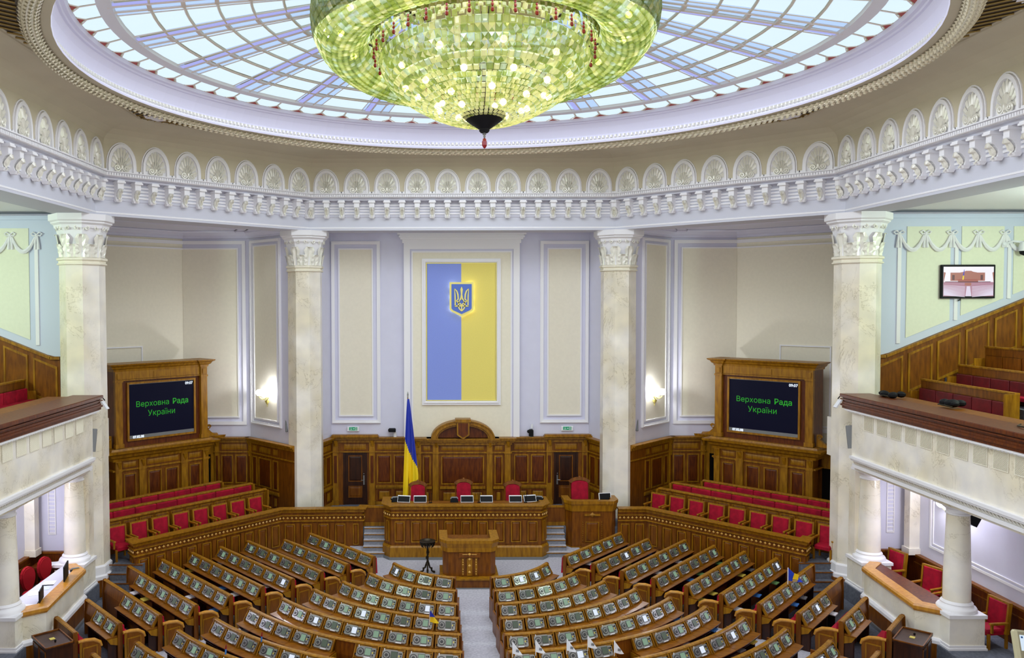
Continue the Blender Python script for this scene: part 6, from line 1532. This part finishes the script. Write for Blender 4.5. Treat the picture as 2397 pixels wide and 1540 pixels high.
mb=MB(); mb.lathe([(0.001,0.22),(0.11,0.18),(0.16,0.05),(0.16,-0.12)],14,(0.12,-0.25,0)); mb.build('housing',PAPER,t); mb=MB(); mb.lathe([(0.15,-0.12),(0.12,-0.22),(0.001,-0.28)],14,(0.12,-0.25,0)); mb.build('dome',BLACK,t)
# camera under the right balcony and cables / bags on the rail
t=thing('balcony_camera','black video camera hanging under the right balcony beside the globe lamp','camera',(13.2,1.2,H(-5.42)))
mb=MB(); mb.T=Matrix.Rotation(0.5,4,'Y'); mb.bbox(-0.16,-0.18,-0.55,0.18,0.18,-0.10,0.03); mb.tube([(-0.02,0,-0.5),(-0.14,-0.08,-0.78)],[0.10,0.13],10); mb.build('body',BLACK,t); mb=MB(); mb.tube([(0,0,0.1),(0,0,-0.15)],0.03,6); mb.tube([(0.1,0,-0.1),(0.25,0.1,-0.2),(0.3,0,-0.1),(0.2,-0.05,0.0)],0.015,5); mb.build('mount',SILVD,t)
for x,y,z,k,l in ((12.7,4.4,-2.90,1.0,'black bag lying behind the far end of the right balcony rail'),(13.1,2.05,-2.90,1.25,'black coat and straps lying on the right balcony ledge'),(12.45,-1.75,-2.92,0.9,'tangle of black cable on the right balcony rail')):
    o=MB(); random.seed(int(x*10))
    for i in range(7): o.ball((random.uniform(-.22,.22)*k,random.uniform(-.35,.35)*k,0.07*k),random.uniform(.08,.14)*k,8,5,0,0.7)
    t=thing('bag',l,'bag',(x,y,H(z))); o.build('body',BLACK,t)
    mb=MB(); mb.tube([(-.25*k,-.3*k,.02),(-.32*k,-.1*k,.04),(-.28*k,.15*k,.03),(-.1*k,.3*k,.05)],0.02,5); mb.build('strap',BRASS,t)
mb=MB(); mb.box(12.6,YB0,H(-3.95),13.35,YB1,H(-2.96)); tag(mb.build('gallery_ledge',WOODM),'broad wooden ledge behind the right balcony rail','ledge')
mb=MB(); mb.box(-13.35,YB0,H(-3.95),-12.6,YB1,H(-2.96)); tag(mb.build('gallery_ledge',WOODM),'broad wooden ledge behind the left balcony rail','ledge')
# small flags, pens and sheets on the benches
FLB2=mat('flag_bright_blue',(30,72,214),0.5)
def desk_flag(x,y,rz_,label,kind):
    t=thing('desk_flag',label,'flag',(x,y,1.0),rz_,'small flags on the benches')
    mb=MB(); mb.tube([(0,0,-0.02),(0.0,0,0.36)],0.008,5); mb.build('stick',PAPER,t)
    vs=[];n=6
    for j in range(n+1):
        for i in range(5):
            u=i/4; v=j/n; vs.append((0.005+(0.03+0.22*v)*u,0.03*math.sin(u*5+v*2)*v,0.36-0.30*v-0.05*u))
    fs=[(j*5+i,(j+1)*5+i,(j+1)*5+i+1,j*5+i+1) for j in range(n) for i in range(4)]
    mb=MB(); mb.add(vs,fs,0,True); cl=mb.build('cloth',{'w':PAPER,'b':FLB2,'u':FLY}[kind],t)
    if kind=='w':
        mb=MB(); mb.plate([(0.07,0.12),(0.15,0.10),(0.15,0.16),(0.08,0.18)],-0.035,-0.038); mb.build('printed_mark',GREY,cl)
    if kind=='b':
        mb=MB(); mb.plate([(0.06,0.10),(0.15,0.08),(0.16,0.20),(0.09,0.24)],-0.035,-0.038); mb.plate([(0.06,0.06),(0.14,0.05),(0.14,0.07),(0.06,0.08)],-0.035,-0.038); mb.build('printed_mark',FLY,cl)
    if kind=='u':
        mb=MB(); mb.plate([(0.0,0.36),(0.03,0.36),(0.14,0.20),(0.0,0.22)],-0.03,-0.04); mb.build('blue_stripe',FLB,cl)
    return t
def px2(u,v,z=1.0):
    """point on the level z seen at a pixel of the photograph's frame"""
    xr=(u-998.49); up=-(v-770); c,s_=math.cos(0.033),math.sin(0.033); yf=c*1933.34+s_*up; zz=-s_*1933.34+c*up; tt=(z-E0)/zz
    return (-1.4409+xr*tt,-20.5521+yf*tt)
for (u,v,l) in ((1200,1537,'white paper flag nearest the aisle on the sixth curved bench'),(1254,1533,'white paper flag second from the aisle on the sixth curved bench'),(1327,1530,'white paper flag third from the aisle, with a round mark'),(1376,1522,'white paper flag with dark mark, slightly left of the plain panel'),(1438,1535,'white paper flag standing at the plain panel of the sixth bench')):
    x,y=px2(u,v,1.0); desk_flag(x,y,0.15,l,'w')
x,y=px2(1845,1368); desk_flag(x,y,0.12,'small blue flag with yellow mark on the seventh bench of the right wing','b').scale=(2.0,1.2,1.35)
x,y=px2(1006,1470,0.9); desk_flag(x,y,0.1,'tiny blue and yellow flag on a white stick, fourth curved bench by the aisle','u')
for u,v,l in ((612,1500,'red and blue pen standing on the sixth curved bench left of the aisle'),(528,1530,'red marker standing on the seventh curved bench at the left')):
    x,y=px2(u,v,1.0); t=thing('pen',l,'pen',(x,y,0.99)); mb=MB(); mb.tube([(0,0,0),(0.01,0,0.14)],0.022,6); mb.build('barrel',BLUEP,t); mb=MB(); mb.tube([(0.01,0,0.14),(0.02,0,0.24)],[0.024,0.012],6); mb.build('cap',REDG,t)
# standing terminal at the bottom right corner
kx,ky=px2(2400,1505,H(-8.1)); t=thing('voting_terminal','beige standing terminal with a lit screen near the near right pedestal','terminal',(kx,ky,0),0.35)
mb=MB(); mb.T=Matrix.Translation((0,0,1.35))@Matrix.Rotation(-0.35,4,'X')@Matrix.Rotation(0.22,4,'Y'); mb.bbox(-0.30,-0.05,-0.42,0.30,0.12,0.30,0.05); mb.build('housing',BEIGEP,t)
mb=MB(); mb.T=Matrix.Translation((0,0,1.35))@Matrix.Rotation(-0.35,4,'X')@Matrix.Rotation(0.22,4,'Y'); mb.box(-0.2,-0.056,-0.17,0.2,-0.05,0.18); k_=mb.build('screen',KSCR,t)
mb=MB(); mb.T=Matrix.Translation((0,0,1.35))@Matrix.Rotation(-0.35,4,'X')@Matrix.Rotation(0.22,4,'Y'); mb.box(-0.17,-0.06,0.11,-0.11,-0.056,0.15); mb.build('screen_icon',BLUEP,k_)
mb=MB(); mb.T=Matrix.Translation((0,0,1.35))@Matrix.Rotation(-0.35,4,'X')@Matrix.Rotation(0.22,4,'Y'); mb.ball((-0.03,-0.05,-0.33),0.02,6,4); mb.ball((0.04,-0.05,-0.33),0.02,6,4); mb.build('buttons',BLACK,t)
mb=MB(); mb.box(-0.12,0.0,0.0,0.12,0.16,1.1); mb.box(-0.25,-0.15,0,0.25,0.3,0.05); mb.build('column',BEIGEP,t)
